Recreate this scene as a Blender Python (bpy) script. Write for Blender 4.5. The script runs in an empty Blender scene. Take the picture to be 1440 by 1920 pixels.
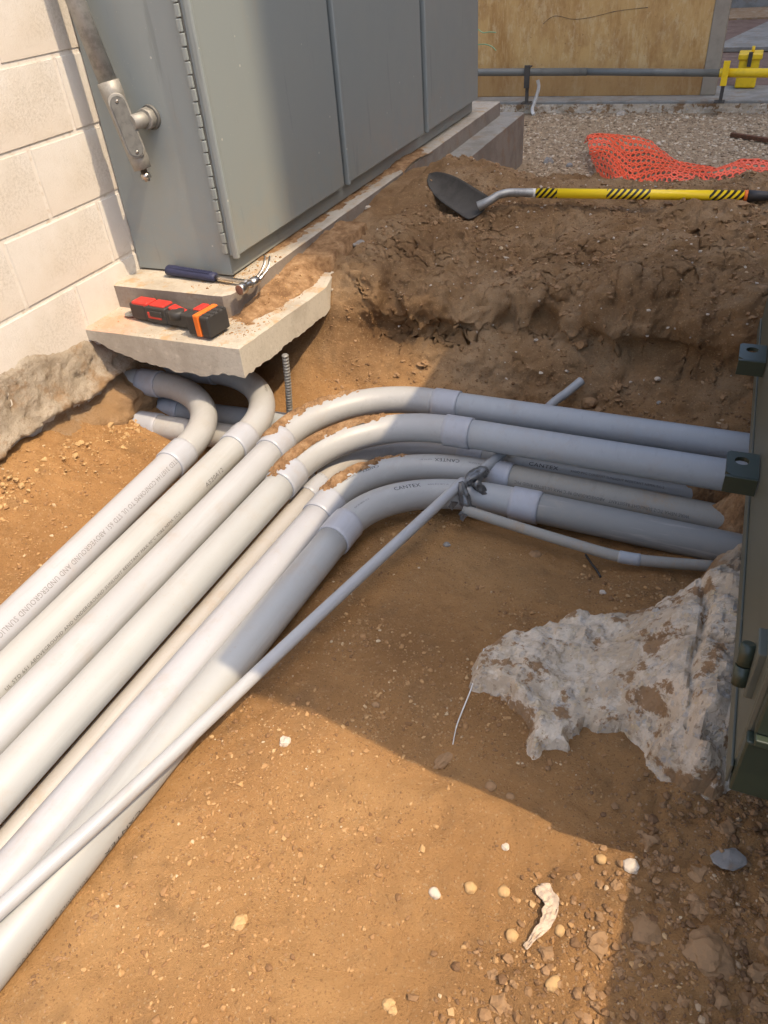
import bpy, bmesh, math, random
import numpy as np
from mathutils import Vector, Matrix, noise as mn

random.seed(5)
rng = np.random.default_rng(5)
R_ = math.radians

# ------------------------------------------------------------------ camera, sky, sun, exposure
scene = bpy.context.scene
CX, CY, FPX = 720.0, 960.0, 1400.0                      # photo centre and focal length in photo pixels
CAM = np.array([1.884, 0.0, 0.887])                     # X = 0 is the block wall, Y runs along it, Z = 0 pad top
RC = np.array([[0.91997197, 0.18461495, -0.34578735],
               [0.38528335, -0.58829038, 0.71096495],
               [-0.07216861, -0.78729394, -0.61233973]])  # columns: camera right, down, forward
cam_d = bpy.data.cameras.new('camera')
cam = bpy.data.objects.new('camera', cam_d)
scene.collection.objects.link(cam)
m = Matrix(((RC[0, 0], -RC[0, 1], -RC[0, 2], CAM[0]),
            (RC[1, 0], -RC[1, 1], -RC[1, 2], CAM[1]),
            (RC[2, 0], -RC[2, 1], -RC[2, 2], CAM[2]), (0, 0, 0, 1)))
cam.matrix_world = m
cam_d.sensor_fit = 'VERTICAL'
cam_d.sensor_height = 36.0
cam_d.lens = 36.0 * FPX / 1920.0
cam_d.clip_start = 0.02
cam_d.clip_end = 500
scene.camera = cam

SUN_EL, SUN_AZ_OFF = 60.0, 8.6                          # sun over +X, a little towards -Y
world = bpy.data.worlds.new('World')
scene.world = world
world.use_nodes = True
wn = world.node_tree.nodes
wl = world.node_tree.links
sky = wn.new('ShaderNodeTexSky')
sky.sky_type = 'NISHITA'
sky.sun_disc = False
sky.sun_elevation = R_(SUN_EL)
sky.sun_rotation = R_(90 + SUN_AZ_OFF)
sky.dust_density = 4.0
sky.air_density = 1.0
wl.new(sky.outputs[0], wn['Background'].inputs[0])
wn['Background'].inputs[1].default_value = 0.15
sun_d = bpy.data.lights.new('sun', 'SUN')
sun_d.energy = 2.1
sun_d.angle = R_(0.6)
sun_d.color = (1.0, 0.79, 0.54)
sun = bpy.data.objects.new('sun', sun_d)
scene.collection.objects.link(sun)
ce, se = math.cos(R_(SUN_EL)), math.sin(R_(SUN_EL))
ldir = Vector((-ce * math.cos(R_(SUN_AZ_OFF)), ce * math.sin(R_(SUN_AZ_OFF)), -se))
sun.rotation_euler = ldir.to_track_quat('-Z', 'Y').to_euler()
sun.location = (6, -1, 10)
scene.view_settings.view_transform = 'Standard'
scene.view_settings.look = 'None'
scene.view_settings.exposure = 1.12
scene.view_settings.gamma = 1.0
scene.view_settings.use_curve_mapping = False

# ------------------------------------------------------------------ helpers
def ray(u, v):
    return RC @ np.array([(u - CX) / FPX, (v - CY) / FPX, 1.0])
def onz(u, v, z):
    r = ray(u, v); return Vector(CAM + r * (z - CAM[2]) / r[2])
def onx(u, v, x):
    r = ray(u, v); return Vector(CAM + r * (x - CAM[0]) / r[0])
def ony(u, v, y):
    r = ray(u, v); return Vector(CAM + r * (y - CAM[1]) / r[1])

col = scene.collection
def tag(o, label=None, cat=None, group=None, kind=None):
    if label: o['label'] = label
    if cat: o['category'] = cat
    if group: o['group'] = group
    if kind: o['kind'] = kind
    return o
def empty(name, loc, label=None, cat=None, group=None, kind=None):
    o = bpy.data.objects.new(name, None)
    o.empty_display_size = 0.05
    o.location = loc
    col.objects.link(o)
    return tag(o, label, cat, group, kind)
def mesh_obj(name, verts, faces, mat, parent=None, smooth=False, wn_=False):
    me = bpy.data.meshes.new(name)
    me.from_pydata([tuple(v) for v in verts], [], [tuple(f) for f in faces])
    if smooth:
        me.polygons.foreach_set('use_smooth', [True] * len(me.polygons))
    me.materials.append(mat)
    me.update()
    return link(name, me, parent)
def link(name, me, parent=None):
    o = bpy.data.objects.new(name, me)
    col.objects.link(o)
    if parent:
        o.parent = parent
        o.matrix_parent_inverse = Matrix.Translation(parent.location).inverted() if parent.parent is None else Matrix.Identity(4)
    return o
def big_mesh(name, V, F, mat, parent=None, smooth=True):
    """numpy verts (n,3) and triangle or quad faces (m,k)"""
    me = bpy.data.meshes.new(name)
    n, mm, k = len(V), len(F), F.shape[1]
    me.vertices.add(n); me.vertices.foreach_set('co', np.asarray(V, dtype=np.float32).ravel())
    me.loops.add(mm * k); me.loops.foreach_set('vertex_index', F.astype(np.int32).ravel())
    me.polygons.add(mm)
    me.polygons.foreach_set('loop_start', np.arange(0, mm * k, k, dtype=np.int32))
    me.polygons.foreach_set('loop_total', np.full(mm, k, dtype=np.int32))
    me.polygons.foreach_set('use_smooth', np.full(mm, smooth))
    me.materials.append(mat)
    me.update(); me.validate()
    return link(name, me, parent)

class MB:
    """collects shapes into one mesh"""
    def __init__(s): s.bm = bmesh.new()
    def box(s, lo, hi, bevel=0.0, mat=None):
        vs = [(x, y, z) for x in (lo[0], hi[0]) for y in (lo[1], hi[1]) for z in (lo[2], hi[2])]
        b = bmesh.new()
        v = [b.verts.new(q) for q in vs]
        for f in ((0, 1, 3, 2), (4, 6, 7, 5), (0, 4, 5, 1), (2, 3, 7, 6), (0, 2, 6, 4), (1, 5, 7, 3)):
            b.faces.new([v[i] for i in f])
        if bevel > 0:
            bmesh.ops.bevel(b, geom=list(b.edges), offset=bevel, segments=2, profile=0.5, affect='EDGES')
        if mat: bmesh.ops.transform(b, matrix=mat, verts=b.verts)
        s.merge(b); return s
    def merge(s, b):
        me = bpy.data.meshes.new('tmp'); b.to_mesh(me); b.free(); s.bm.from_mesh(me); bpy.data.meshes.remove(me)
    def tube(s, pts, r, seg=12, caps=True):
        pts = [Vector(p) for p in pts]
        rs = r if isinstance(r, (list, tuple)) else [r] * len(pts)
        rings = []
        T0 = (pts[1] - pts[0]).normalized()
        ref = Vector((0, 0, 1)) if abs(T0.z) < 0.9 else Vector((1, 0, 0))
        S = T0.cross(ref).normalized(); 
        for i, p in enumerate(pts):
            T = (pts[min(i + 1, len(pts) - 1)] - pts[max(i - 1, 0)]).normalized()
            S = (S - T * S.dot(T)).normalized(); U = S.cross(T)
            rings.append([s.bm.verts.new(p + (S * math.cos(a) + U * math.sin(a)) * rs[i]) for a in [2 * math.pi * k / seg for k in range(seg)]])
        for a, b in zip(rings, rings[1:]):
            for k in range(seg):
                f = s.bm.faces.new((a[k], a[(k + 1) % seg], b[(k + 1) % seg], b[k])); f.smooth = True
        if caps:
            s.bm.faces.new(rings[0][::-1]); s.bm.faces.new(rings[-1])
        return s
    def prism(s, poly, d, mat=None, bevel=0.0):
        """poly: list of (x,y) ; extruded 0..d in z ; then transformed"""
        b = bmesh.new()
        a = [b.verts.new((x, y, 0)) for x, y in poly]; c = [b.verts.new((x, y, d)) for x, y in poly]
        n = len(poly)
        b.faces.new(a[::-1]); b.faces.new(c)
        for i in range(n): b.faces.new((a[i], a[(i + 1) % n], c[(i + 1) % n], c[i]))
        bmesh.ops.recalc_face_normals(b, faces=b.faces)
        if bevel > 0:
            bmesh.ops.bevel(b, geom=list(b.edges), offset=bevel, segments=2, profile=0.5, affect='EDGES')
        if mat: bmesh.ops.transform(b, matrix=mat, verts=b.verts)
        s.merge(b); return s
    def build(s, name, mat, parent=None, smooth=None):
        bmesh.ops.recalc_face_normals(s.bm, faces=s.bm.faces)
        me = bpy.data.meshes.new(name); s.bm.to_mesh(me); s.bm.free()
        if smooth is not None: me.polygons.foreach_set('use_smooth', [smooth] * len(me.polygons))
        me.materials.append(mat)
        return link(name, me, parent)
def box(name, lo, hi, mat, parent=None, bevel=0.0):
    return MB().box(lo, hi, bevel).build(name, mat, parent)
def frame_mat(o, xa, ya):
    """matrix with origin o, x axis xa, y axis near ya"""
    x = Vector(xa).normalized(); z = x.cross(Vector(ya)).normalized(); y = z.cross(x)
    M = Matrix((x, y, z)).transposed().to_4x4(); M.translation = Vector(o); return M

# ---- numpy noise
def vnoise(x, y, seed=0):
    xi = np.floor(x).astype(np.int64); yi = np.floor(y).astype(np.int64)
    fx = x - xi; fy = y - yi
    fx = fx * fx * fx * (fx * (fx * 6 - 15) + 10); fy = fy * fy * fy * (fy * (fy * 6 - 15) + 10)
    def h(a, b):
        n = (a * 374761393 + b * 668265263 + seed * 974711) & 0xffffffff
        n = ((n ^ (n >> 13)) * 1274126177) & 0xffffffff
        n = (n ^ (n >> 16)) & 0xffffffff
        return n / 4294967295.0
    a, b, c, d = h(xi, yi), h(xi + 1, yi), h(xi, yi + 1), h(xi + 1, yi + 1)
    return (a * (1 - fx) + b * fx) * (1 - fy) + (c * (1 - fx) + d * fx) * fy
def fbm(x, y, scale, oct=4, seed=0, gain=0.5):
    s = 0; a = 1.0; t = 0
    for i in range(oct):
        s = s + a * (vnoise(x / scale + 17.3 * i, y / scale - 9.1 * i, seed + i) - 0.5); t += a
        a *= gain; scale = scale / 2.03
    return s / t * 2
def vnoise3(p, seed=0):
    pi = np.floor(p).astype(np.int64); f = p - pi; f = f * f * f * (f * (f * 6 - 15) + 10)
    def h(a, b, c):
        n = (a * 374761393 + b * 668265263 + c * 2147483647 + seed * 974711) & 0xffffffff
        n = ((n ^ (n >> 13)) * 1274126177) & 0xffffffff
        return ((n ^ (n >> 16)) & 0xffffffff) / 4294967295.0
    r = 0
    for i in (0, 1):
        for j in (0, 1):
            for k in (0, 1):
                w = (f[..., 0] if i else 1 - f[..., 0]) * (f[..., 1] if j else 1 - f[..., 1]) * (f[..., 2] if k else 1 - f[..., 2])
                r = r + w * h(pi[..., 0] + i, pi[..., 1] + j, pi[..., 2] + k)
    return r
def fbm3(p, scale, oct=4, seed=0, gain=.5):
    s = 0; a = 1.0; t = 0
    for i in range(oct):
        s = s + a * (vnoise3(p / scale + 13.7 * i, seed + i) - .5); t += a; a *= gain; scale = scale / 2.03
    return s / t * 2
def lumps3(p, scale, seed=0):
    q = p / scale; qi = np.floor(q).astype(np.int64); best = np.full(q.shape[:-1], 9.0)
    for i in (-1, 0, 1):
        for j in (-1, 0, 1):
            for k in (-1, 0, 1):
                c = qi + np.array([i, j, k])
                n = (c[..., 0] * 73856093 ^ c[..., 1] * 19349663 ^ c[..., 2] * 83492791 ^ seed * 2654435) & 0xffffffff
                n = ((n ^ (n >> 13)) * 1274126177) & 0xffffffff
                r = np.stack([(n & 0x3ff) / 1023., ((n >> 10) & 0x3ff) / 1023., ((n >> 20) & 0x3ff) / 1023.], -1)
                best = np.minimum(best, np.linalg.norm(q - (c + r), axis=-1) / (.35 + .55 * r[..., 0]))
    return np.sqrt(np.clip(1 - best ** 2, 0, 1))
def lumps(x, y, scale, seed=0):
    """rounded clods (cellular): 1 at a clod's middle, falling to 0"""
    xi = np.floor(x / scale); yi = np.floor(y / scale); best = np.full(np.shape(x), 9.0)
    for i in (-1, 0, 1):
        for j in (-1, 0, 1):
            a = (xi + i).astype(np.int64); b = (yi + j).astype(np.int64)
            n = (a * 73856093 ^ b * 19349663 ^ seed * 83492791) & 0xffffffff
            n = ((n ^ (n >> 13)) * 1274126177) & 0xffffffff
            r1 = (n & 0xffff) / 65535.0; r2 = ((n >> 16) & 0xffff) / 65535.0
            d = np.hypot(x / scale - (a + r1), y / scale - (b + r2)) / (0.35 + 0.65 * r2)
            best = np.minimum(best, d)
    return np.sqrt(np.clip(1 - best ** 2, 0, 1))
def sstep(x, a, b):
    t = np.clip((x - a) / (b - a), 0, 1); return t * t * (3 - 2 * t)

# ------------------------------------------------------------------ materials
class Mat:
    def __init__(s, name, base=(0.5, 0.5, 0.5), rough=0.6, metal=0.0):
        s.m = bpy.data.materials.new(name); s.m.use_nodes = True
        s.n = s.m.node_tree.nodes; s.l = s.m.node_tree.links
        s.b = s.n['Principled BSDF']
        s.b.inputs['Base Color'].default_value = (*base, 1)
        s.b.inputs['Roughness'].default_value = rough
        s.b.inputs['Metallic'].default_value = metal
        s.tc = s.n.new('ShaderNodeTexCoord')
        s.base = (*base, 1); s.cur = None; s.h = None
    def set(s, k, v): s.b.inputs[k].default_value = v; return s
    def coord(s, scale=(1, 1, 1), obj=True):
        mp = s.n.new('ShaderNodeMapping'); mp.inputs['Scale'].default_value = scale
        s.l.new(s.tc.outputs['Object'], mp.inputs[0]); return mp.outputs[0]
    def noise(s, scale, detail=4, rough=0.55, stretch=(1, 1, 1), dist=0.0):
        t = s.n.new('ShaderNodeTexNoise'); t.inputs['Scale'].default_value = scale
        t.inputs['Detail'].default_value = detail; t.inputs['Roughness'].default_value = rough
        t.inputs['Distortion'].default_value = dist
        s.l.new(s.coord(stretch), t.inputs['Vector']); return t.outputs['Fac']
    def vor(s, scale, out='Distance', feature='F1', stretch=(1, 1, 1), rnd=1.0):
        t = s.n.new('ShaderNodeTexVoronoi'); t.inputs['Scale'].default_value = scale; t.feature = feature
        t.inputs['Randomness'].default_value = rnd
        s.l.new(s.coord(stretch), t.inputs['Vector']); return t.outputs[out]
    def ramp(s, fac, stops, interp='LINEAR'):
        r = s.n.new('ShaderNodeValToRGB'); r.color_ramp.interpolation = interp
        e = r.color_ramp.elements
        e[0].position, e[0].color = stops[0][0], (*stops[0][1], 1) if len(stops[0][1]) == 3 else stops[0][1]
        e[1].position, e[1].color = stops[-1][0], (*stops[-1][1], 1)
        for p, c in stops[1:-1]:
            k = e.new(p); k.color = (*c, 1)
        s.l.new(fac, r.inputs[0]); return r.outputs[0]
    def mask(s, fac, a, b):
        mr = s.n.new('ShaderNodeMapRange'); mr.interpolation_type = 'SMOOTHSTEP'
        mr.inputs[1].default_value = a; mr.inputs[2].default_value = b
        s.l.new(fac, mr.inputs[0]); return mr.outputs[0]
    def math(s, op, a, b=None):
        n = s.n.new('ShaderNodeMath'); n.operation = op
        for i, q in enumerate((a, b)):
            if q is None: continue
            if isinstance(q, (int, float)): n.inputs[i].default_value = q
            else: s.l.new(q, n.inputs[i])
        return n.outputs[0]
    def mix(s, fac, colr, mode='MIX', f=1.0):
        """lay colr (tuple or socket) over the current colour"""
        n = s.n.new('ShaderNodeMix'); n.data_type = 'RGBA'; n.blend_type = mode
        if isinstance(fac, (int, float)): n.inputs[0].default_value = fac
        else:
            if f != 1.0: fac = s.math('MULTIPLY', fac, f)
            s.l.new(fac, n.inputs[0])
        if s.cur is None: n.inputs[6].default_value = s.base
        else: s.l.new(s.cur, n.inputs[6])
        if isinstance(colr, tuple): n.inputs[7].default_value = (*colr, 1)
        else: s.l.new(colr, n.inputs[7])
        s.cur = n.outputs[2]; s.l.new(s.cur, s.b.inputs['Base Color']); return s
    def color(s, sock): s.cur = sock; s.l.new(sock, s.b.inputs['Base Color']); return s
    def bump(s, h, strength=0.3, dist=0.005):
        n = s.n.new('ShaderNodeBump'); n.inputs['Strength'].default_value = strength; n.inputs['Distance'].default_value = dist
        s.l.new(h, n.inputs['Height'])
        if s.h is not None: s.l.new(s.h, n.inputs['Normal'])
        s.h = n.outputs[0]; s.l.new(s.h, s.b.inputs['Normal']); return s
    def rough_from(s, fac, a, b):
        mr = s.n.new('ShaderNodeMapRange'); mr.inputs[3].default_value = a; mr.inputs[4].default_value = b
        s.l.new(fac, mr.inputs[0]); s.l.new(mr.outputs[0], s.b.inputs['Roughness']); return s
    def sep(s):
        sp = s.n.new('ShaderNodeSeparateXYZ'); s.l.new(s.tc.outputs['Object'], sp.inputs[0]); return sp.outputs
    def island(s):
        g = s.n.new('ShaderNodeNewGeometry'); return g.outputs['Random Per Island']
    def objrand(s):
        g = s.n.new('ShaderNodeObjectInfo'); return g.outputs['Random']

def dirt_mat(name, heap_shade_gravel=False):
    M = Mat(name, rough=0.95)
    M.set('Specular IOR Level', 0.15)
    big = M.noise(1.7, 5, 0.6)
    M.color(M.ramp(big, [(0.32, (0.275, 0.150, 0.062)), (0.5, (0.385, 0.214, 0.088)), (0.68, (0.46, 0.272, 0.118))]))
    M.mix(M.mask(M.noise(9, 5, 0.65), 0.50, 0.70), (0.25, 0.15, 0.072), f=0.55)
    if heap_shade_gravel:
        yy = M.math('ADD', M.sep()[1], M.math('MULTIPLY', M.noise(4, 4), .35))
        M.mix(M.mask(yy, 2.25, 2.5), M.ramp(M.noise(3.1, 5, .65), [(0.33, (0.15, 0.085, 0.042)), (0.5, (0.245, 0.158, 0.085)), (0.66, (0.36, 0.26, 0.16))]), f=.85)  # heap dirt darkened, part of its shade put into the colour
    M.mix(M.mask(M.noise(60, 4, 0.7), 0.5, 0.75), (0.42, 0.26, 0.125), f=0.55)
    M.mix(M.mask(M.noise(230, 3, 0.7), 0.56, 0.7), (0.15, 0.078, 0.034), f=0.5)
    v = M.vor(300, 'Color'); 
    sp = M.n.new('ShaderNodeSeparateColor'); M.l.new(v, sp.inputs[0])
    M.mix(M.mask(sp.outputs[0], 0.965, 0.98), (0.50, 0.36, 0.21), f=0.4)
    M.mix(M.mask(sp.outputs[1], 0.975, 0.985), (0.16, 0.085, 0.04), f=0.5)
    if heap_shade_gravel:
        y = M.sep()[1]
        k = M.mask(M.math('ADD', y, M.math('MULTIPLY', M.noise(1.5, 3), 1.2)), 4.3, 5.2)
        M.mix(k, M.ramp(M.noise(40, 6, 0.8), [(0.3, (0.20, 0.14, 0.085)), (0.5, (0.38, 0.29, 0.19)), (0.7, (0.52, 0.42, 0.30))]), f=0.9)
    M.bump(M.noise(30, 7, 0.78), 0.7, 0.016)
    M.bump(M.noise(170, 6, 0.8), 0.85, 0.005)
    M.bump(M.vor(330), 0.4, -0.0022)
    return M.m
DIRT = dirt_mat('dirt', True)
LOOSE = dirt_mat('loose_dirt')
_lm = Mat('dry_soil', rough=.95); _lm.set('Specular IOR Level', .15)
_lm.color(_lm.ramp(_lm.noise(25, 5, .7), [(.35, (.17, .096, .048)), (.5, (.28, .168, .086)), (.66, (.38, .25, .14))]))
_lm.mix(_lm.mask(_lm.noise(160, 4, .7), .55, .7), (.14, .085, .045), f=.6)
_lm.bump(_lm.noise(90, 6, .75), .6, .006); _lm.bump(_lm.noise(260, 4, .75), .6, .003)
SOIL = _lm.m

def concrete_mat(name, base, dark, dusty=None, agg=False, ground=False):
    M = Mat(name, base, 0.9); M.set('Specular IOR Level', 0.25)
    M.mix(M.mask(M.noise(6, 5, 0.6), 0.42, 0.65), dark, f=0.7)
    M.mix(M.mask(M.noise(90, 4, 0.7), 0.5, 0.7), dark, f=0.5)
    M.mix(M.mask(M.noise(35, 3, 0.6), 0.6, 0.72), tuple(min(1, c * 1.25) for c in base), f=0.5)
    M.mix(M.mask(M.vor(70), 0.10, 0.05), tuple(c * 0.45 for c in dark), f=0.5)
    if dusty:
        M.mix(M.mask(M.noise(11, 6, 0.7), 0.50, 0.66), dusty, f=0.75)
    if agg:
        mp = M.coord(); nz = M.n.new('ShaderNodeTexNoise'); nz.inputs['Scale'].default_value = 60; M.l.new(mp, nz.inputs['Vector'])
        mv = M.n.new('ShaderNodeVectorMath'); mv.operation = 'MULTIPLY_ADD'; M.l.new(nz.outputs['Color'], mv.inputs[0])
        mv.inputs[1].default_value = (.02, .02, .02); M.l.new(mp, mv.inputs[2])
        for sc_, lo_ in ((48, .62), (95, .5)):
            t = M.n.new('ShaderNodeTexVoronoi'); t.inputs['Scale'].default_value = sc_; M.l.new(mv.outputs[0], t.inputs['Vector'])
            sp = M.n.new('ShaderNodeSeparateColor'); M.l.new(t.outputs['Color'], sp.inputs[0])
            k = M.math('MULTIPLY', M.mask(sp.outputs[0], lo_, lo_ + .04), M.mask(t.outputs['Distance'], 0.48, 0.36))
            M.mix(k, M.ramp(sp.outputs[1], [(0, (0.30, 0.23, 0.16)), (0.35, (0.54, 0.43, 0.27)), (0.6, (0.40, 0.375, 0.34)), (1, (0.62, 0.55, 0.44))], 'CONSTANT'), f=0.75)
            M.bump(k, 0.5, 0.004)
        M.mix(M.mask(M.noise(5, 5, .6), .42, .62), (0.46, 0.37, 0.26), f=.5)
        M.mix(M.mask(M.noise(16, 6, .75), .48, .58), (0.72, 0.64, 0.52), f=.45)
        M.mix(M.mask(M.noise(11, 6, .7), .53, .57), (0.26, 0.155, 0.075), f=.9)
    if ground:
        M.bump(M.noise(60, 7, 0.8), 0.8, 0.012)
        M.mix(M.mask(M.noise(40, 6, .8), .52, .62), (0.28, 0.20, 0.13), f=.5)
        zz = M.math('ADD', M.sep()[2], M.math('MULTIPLY', M.noise(14, 5, .7), .22))
        M.mix(M.mask(zz, .02, .10), (0.60, 0.545, 0.46), f=.8)
        M.mix(M.mask(zz, -.13, -.21), (0.33, 0.20, 0.095), f=.9)
    M.bump(M.noise(120, 5, 0.7), 0.35, 0.004)
    M.bump(M.noise(22, 5, 0.65), 0.3, 0.01)
    return M.m
CONC = concrete_mat('pad_concrete', (0.45, 0.41, 0.34), (0.32, 0.28, 0.22), (0.40, 0.26, 0.13))
_cn = CONC.node_tree; _nn, _ll = _cn.nodes, _cn.links
_b = _nn['Principled BSDF']; _src = _b.inputs['Base Color'].links[0].from_socket
_tc = _nn.new('ShaderNodeTexCoord'); _d = _nn.new('ShaderNodeVectorMath'); _d.operation = 'DISTANCE'; _ll.new(_tc.outputs['Object'], _d.inputs[0]); _d.inputs[1].default_value = (.06, 1.80, -.08)
_nz = _nn.new('ShaderNodeTexNoise'); _nz.inputs['Scale'].default_value = 22; _nz.inputs['Detail'].default_value = 6; _ll.new(_tc.outputs['Object'], _nz.inputs['Vector'])
_ma = _nn.new('ShaderNodeMath'); _ma.operation = 'MULTIPLY_ADD'; _ll.new(_nz.outputs['Fac'], _ma.inputs[0]); _ma.inputs[1].default_value = .22; _ll.new(_d.outputs['Value'], _ma.inputs[2])
_mr = _nn.new('ShaderNodeMapRange'); _mr.inputs[1].default_value = .25; _mr.inputs[2].default_value = .12; _mr.inputs[4].default_value = .55; _ll.new(_ma.outputs[0], _mr.inputs[0])
_mx = _nn.new('ShaderNodeMix'); _mx.data_type = 'RGBA'; _ll.new(_mr.outputs[0], _mx.inputs[0]); _ll.new(_src, _mx.inputs[6]); _mx.inputs[7].default_value = (.70, .20, .09, 1); _ll.new(_mx.outputs[2], _b.inputs['Base Color'])
CONC_CUT = concrete_mat('cast_face_concrete', (0.50, 0.46, 0.385), (0.36, 0.32, 0.26))
CONC_GREY = concrete_mat('grey_concrete', (0.30, 0.29, 0.26), (0.20, 0.19, 0.165), (0.26, 0.20, 0.14))
FORMF = concrete_mat('form_face_concrete', (0.27, 0.235, 0.20), (0.19, 0.16, 0.135), (0.25, 0.18, 0.12))
RUBBLE = concrete_mat('broken_concrete', (0.56, 0.47, 0.355), (0.40, 0.32, 0.225), (0.30, 0.185, 0.09), True)
FOOT = concrete_mat('footing_plaster', (0.47, 0.40, 0.31), (0.35, 0.28, 0.20), (0.34, 0.21, 0.105), ground=True)

def block_mat():
    M = Mat('painted_block', (0.68, 0.655, 0.61), 0.8); M.set('Specular IOR Level', 0.3)
    r = M.objrand()
    M.mix(M.mask(M.noise(5, 5, 0.65), 0.45, 0.7), (0.62, 0.575, 0.50), f=0.6)
    k = M.math('MULTIPLY', M.mask(M.noise(110, 6, 0.85), 0.46, 0.58), M.mask(M.noise(3.3, 4, .6, (1, 1, 1.6)), 0.46, 0.62))
    M.mix(k, (0.42, 0.39, 0.34), f=0.5)
    z = M.sep()[2]
    M.mix(M.mask(z, 0.25, -0.15), (0.52, 0.39, 0.25), f=0.45)
    M.bump(M.noise(160, 5, 0.75), 0.55, 0.003)
    M.bump(M.noise(18, 3), 0.2, 0.006)
    return M.m
BLOCK = block_mat()
MORTAR = Mat('painted_mortar', (0.67, 0.63, 0.57), 0.85)
MORTAR.mix(MORTAR.mask(MORTAR.noise(40, 4), 0.5, 0.7), (0.46, 0.37, 0.27), f=0.6); MORTAR.bump(MORTAR.noise(120, 4), 0.4, 0.003); MORTAR = MORTAR.m

def cab_mat():
    M = Mat('cabinet_paint', (0.255, 0.29, 0.29), 0.42); M.set('Specular IOR Level', 0.4)
    M.mix(M.mask(M.noise(2.2, 4), 0.4, 0.7), (0.27, 0.298, 0.29), f=0.8)
    M.mix(M.mask(M.noise(7, 5, 0.6, (1, 1, 0.25)), 0.58, 0.72), (0.30, 0.285, 0.235), f=0.3)
    z = M.sep()[2]
    k = M.math('MULTIPLY', M.mask(z, 0.45, -0.05), M.mask(M.noise(13, 5, 0.7), 0.35, 0.7))
    M.mix(k, (0.36, 0.29, 0.20), f=0.35)
    M.mix(M.mask(M.vor(42), 0.075, 0.05), (0.45, 0.44, 0.38), f=0.35)
    M.mix(M.mask(M.noise(16, 5, 0.65, (1, 1, 0.12)), 0.60, 0.70), (0.16, 0.18, 0.175), f=0.35)
    M.mix(M.mask(M.vor(11), 0.045, 0.035), (0.55, 0.54, 0.5), f=0.7)
    M.rough_from(M.noise(9, 4), 0.36, 0.52)
    M.bump(M.noise(380, 2), 0.06, 0.001)
    return M.m
CAB = cab_mat()
def metal_mat(name, base, rough=0.4, metal=1.0, dark=None, sc=30):
    M = Mat(name, base, rough, metal)
    d = dark or tuple(c * 0.5 for c in base)
    M.mix(M.mask(M.noise(sc, 5, 0.7), 0.42, 0.68), d, f=0.7)
    M.rough_from(M.noise(sc * 1.7, 4), max(0.05, rough - 0.12), rough + 0.18)
    M.bump(M.noise(sc * 8, 3), 0.12, 0.001)
    return M.m
GALV = metal_mat('galvanised_steel', (0.36, 0.36, 0.345), 0.5, 0.6, (0.2, 0.2, 0.19), 25)
CAST = metal_mat('cast_aluminium', (0.33, 0.32, 0.29), 0.55, 0.45, (0.22, 0.21, 0.19), 40)
COVER = metal_mat('grey_cover', (0.15, 0.15, 0.14), 0.6, 0.2)
STEEL = metal_mat('bright_steel', (0.55, 0.52, 0.48), 0.28, 1.0, (0.35, 0.32, 0.29), 20)
DARKST = metal_mat('dark_steel', (0.085, 0.077, 0.066), 0.75, 0.3, (0.05, 0.045, 0.038), 15)
RUST = metal_mat('rusty_steel', (0.16, 0.07, 0.035), 0.85, 0.2, (0.07, 0.035, 0.02), 40)
TAPE = metal_mat('duct_tape', (0.16, 0.165, 0.165), 0.25, 0.35, (0.09, 0.09, 0.09), 20)

def plastic(name, base, rough=0.38, spec=0.45, dirt=0.5, dustcol=(0.34, 0.25, 0.16)):
    M = Mat(name, base, rough); M.set('Specular IOR Level', spec)
    M.mix(M.mask(M.noise(3.5, 4), 0.4, 0.7), tuple(c * 0.93 for c in base), f=0.8)
    M.mix(M.mask(M.noise(9, 7, 0.75), 0.50, 0.74), dustcol, f=dirt * 0.55)
    M.mix(M.mask(M.noise(140, 4, 0.7), 0.60, 0.70), dustcol, f=dirt * 0.5)
    M.mix(M.mask(M.vor(60), 0.05, 0.03), tuple(c * 0.6 for c in base), f=0.5)
    M.mix(M.mask(M.noise(55, 4, 0.6, (1, .05, 1)), 0.55, 0.66), tuple(c * 1.12 for c in base), f=0.35)
    M.mix(M.mask(M.noise(48, 4, 0.6, (1, .04, 1)), 0.60, 0.68), tuple(c * .75 for c in base), f=0.30)
    M.rough_from(M.noise(25, 4), rough - 0.08, rough + 0.15)
    M.bump(M.noise(40, 3), 0.03, 0.002)
    return M.m
PVC = {'lav': plastic('pvc_lavender_grey', (0.386, 0.396, 0.419)), 'cream': plastic('pvc_cream_grey', (0.393, 0.401, 0.393)),
       'grey': plastic('pvc_light_grey', (0.386, 0.396, 0.407)), 'warm': plastic('pvc_warm_grey', (0.378, 0.389, 0.386)),
       'beige': plastic('pvc_beige', (0.388, 0.375, 0.358), dirt=0.9), 'green': plastic('pvc_green_grey', (0.355, 0.368, 0.367)),
       'elbow': plastic('pvc_elbow_grey', (0.383, 0.389, 0.386)), 'coup': plastic('pvc_coupling', (0.383, 0.401, 0.437), 0.3),
       'blue': plastic('pvc_blue_grey', (0.341, 0.366, 0.386)), 'thin': plastic('pvc_thin_grey', (0.374, 0.389, 0.405), 0.3)}
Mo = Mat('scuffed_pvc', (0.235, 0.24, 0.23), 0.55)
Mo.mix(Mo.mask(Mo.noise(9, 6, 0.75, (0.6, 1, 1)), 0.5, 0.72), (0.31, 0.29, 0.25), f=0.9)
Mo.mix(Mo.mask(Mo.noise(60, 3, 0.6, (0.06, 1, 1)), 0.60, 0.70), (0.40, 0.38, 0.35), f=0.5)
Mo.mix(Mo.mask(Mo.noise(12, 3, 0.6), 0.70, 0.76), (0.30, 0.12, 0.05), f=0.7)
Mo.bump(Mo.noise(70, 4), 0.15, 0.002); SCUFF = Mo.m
DUSTY = plastic('dusty_pvc', (0.30, 0.295, 0.265), .55, .3, dirt=1.7)
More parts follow.
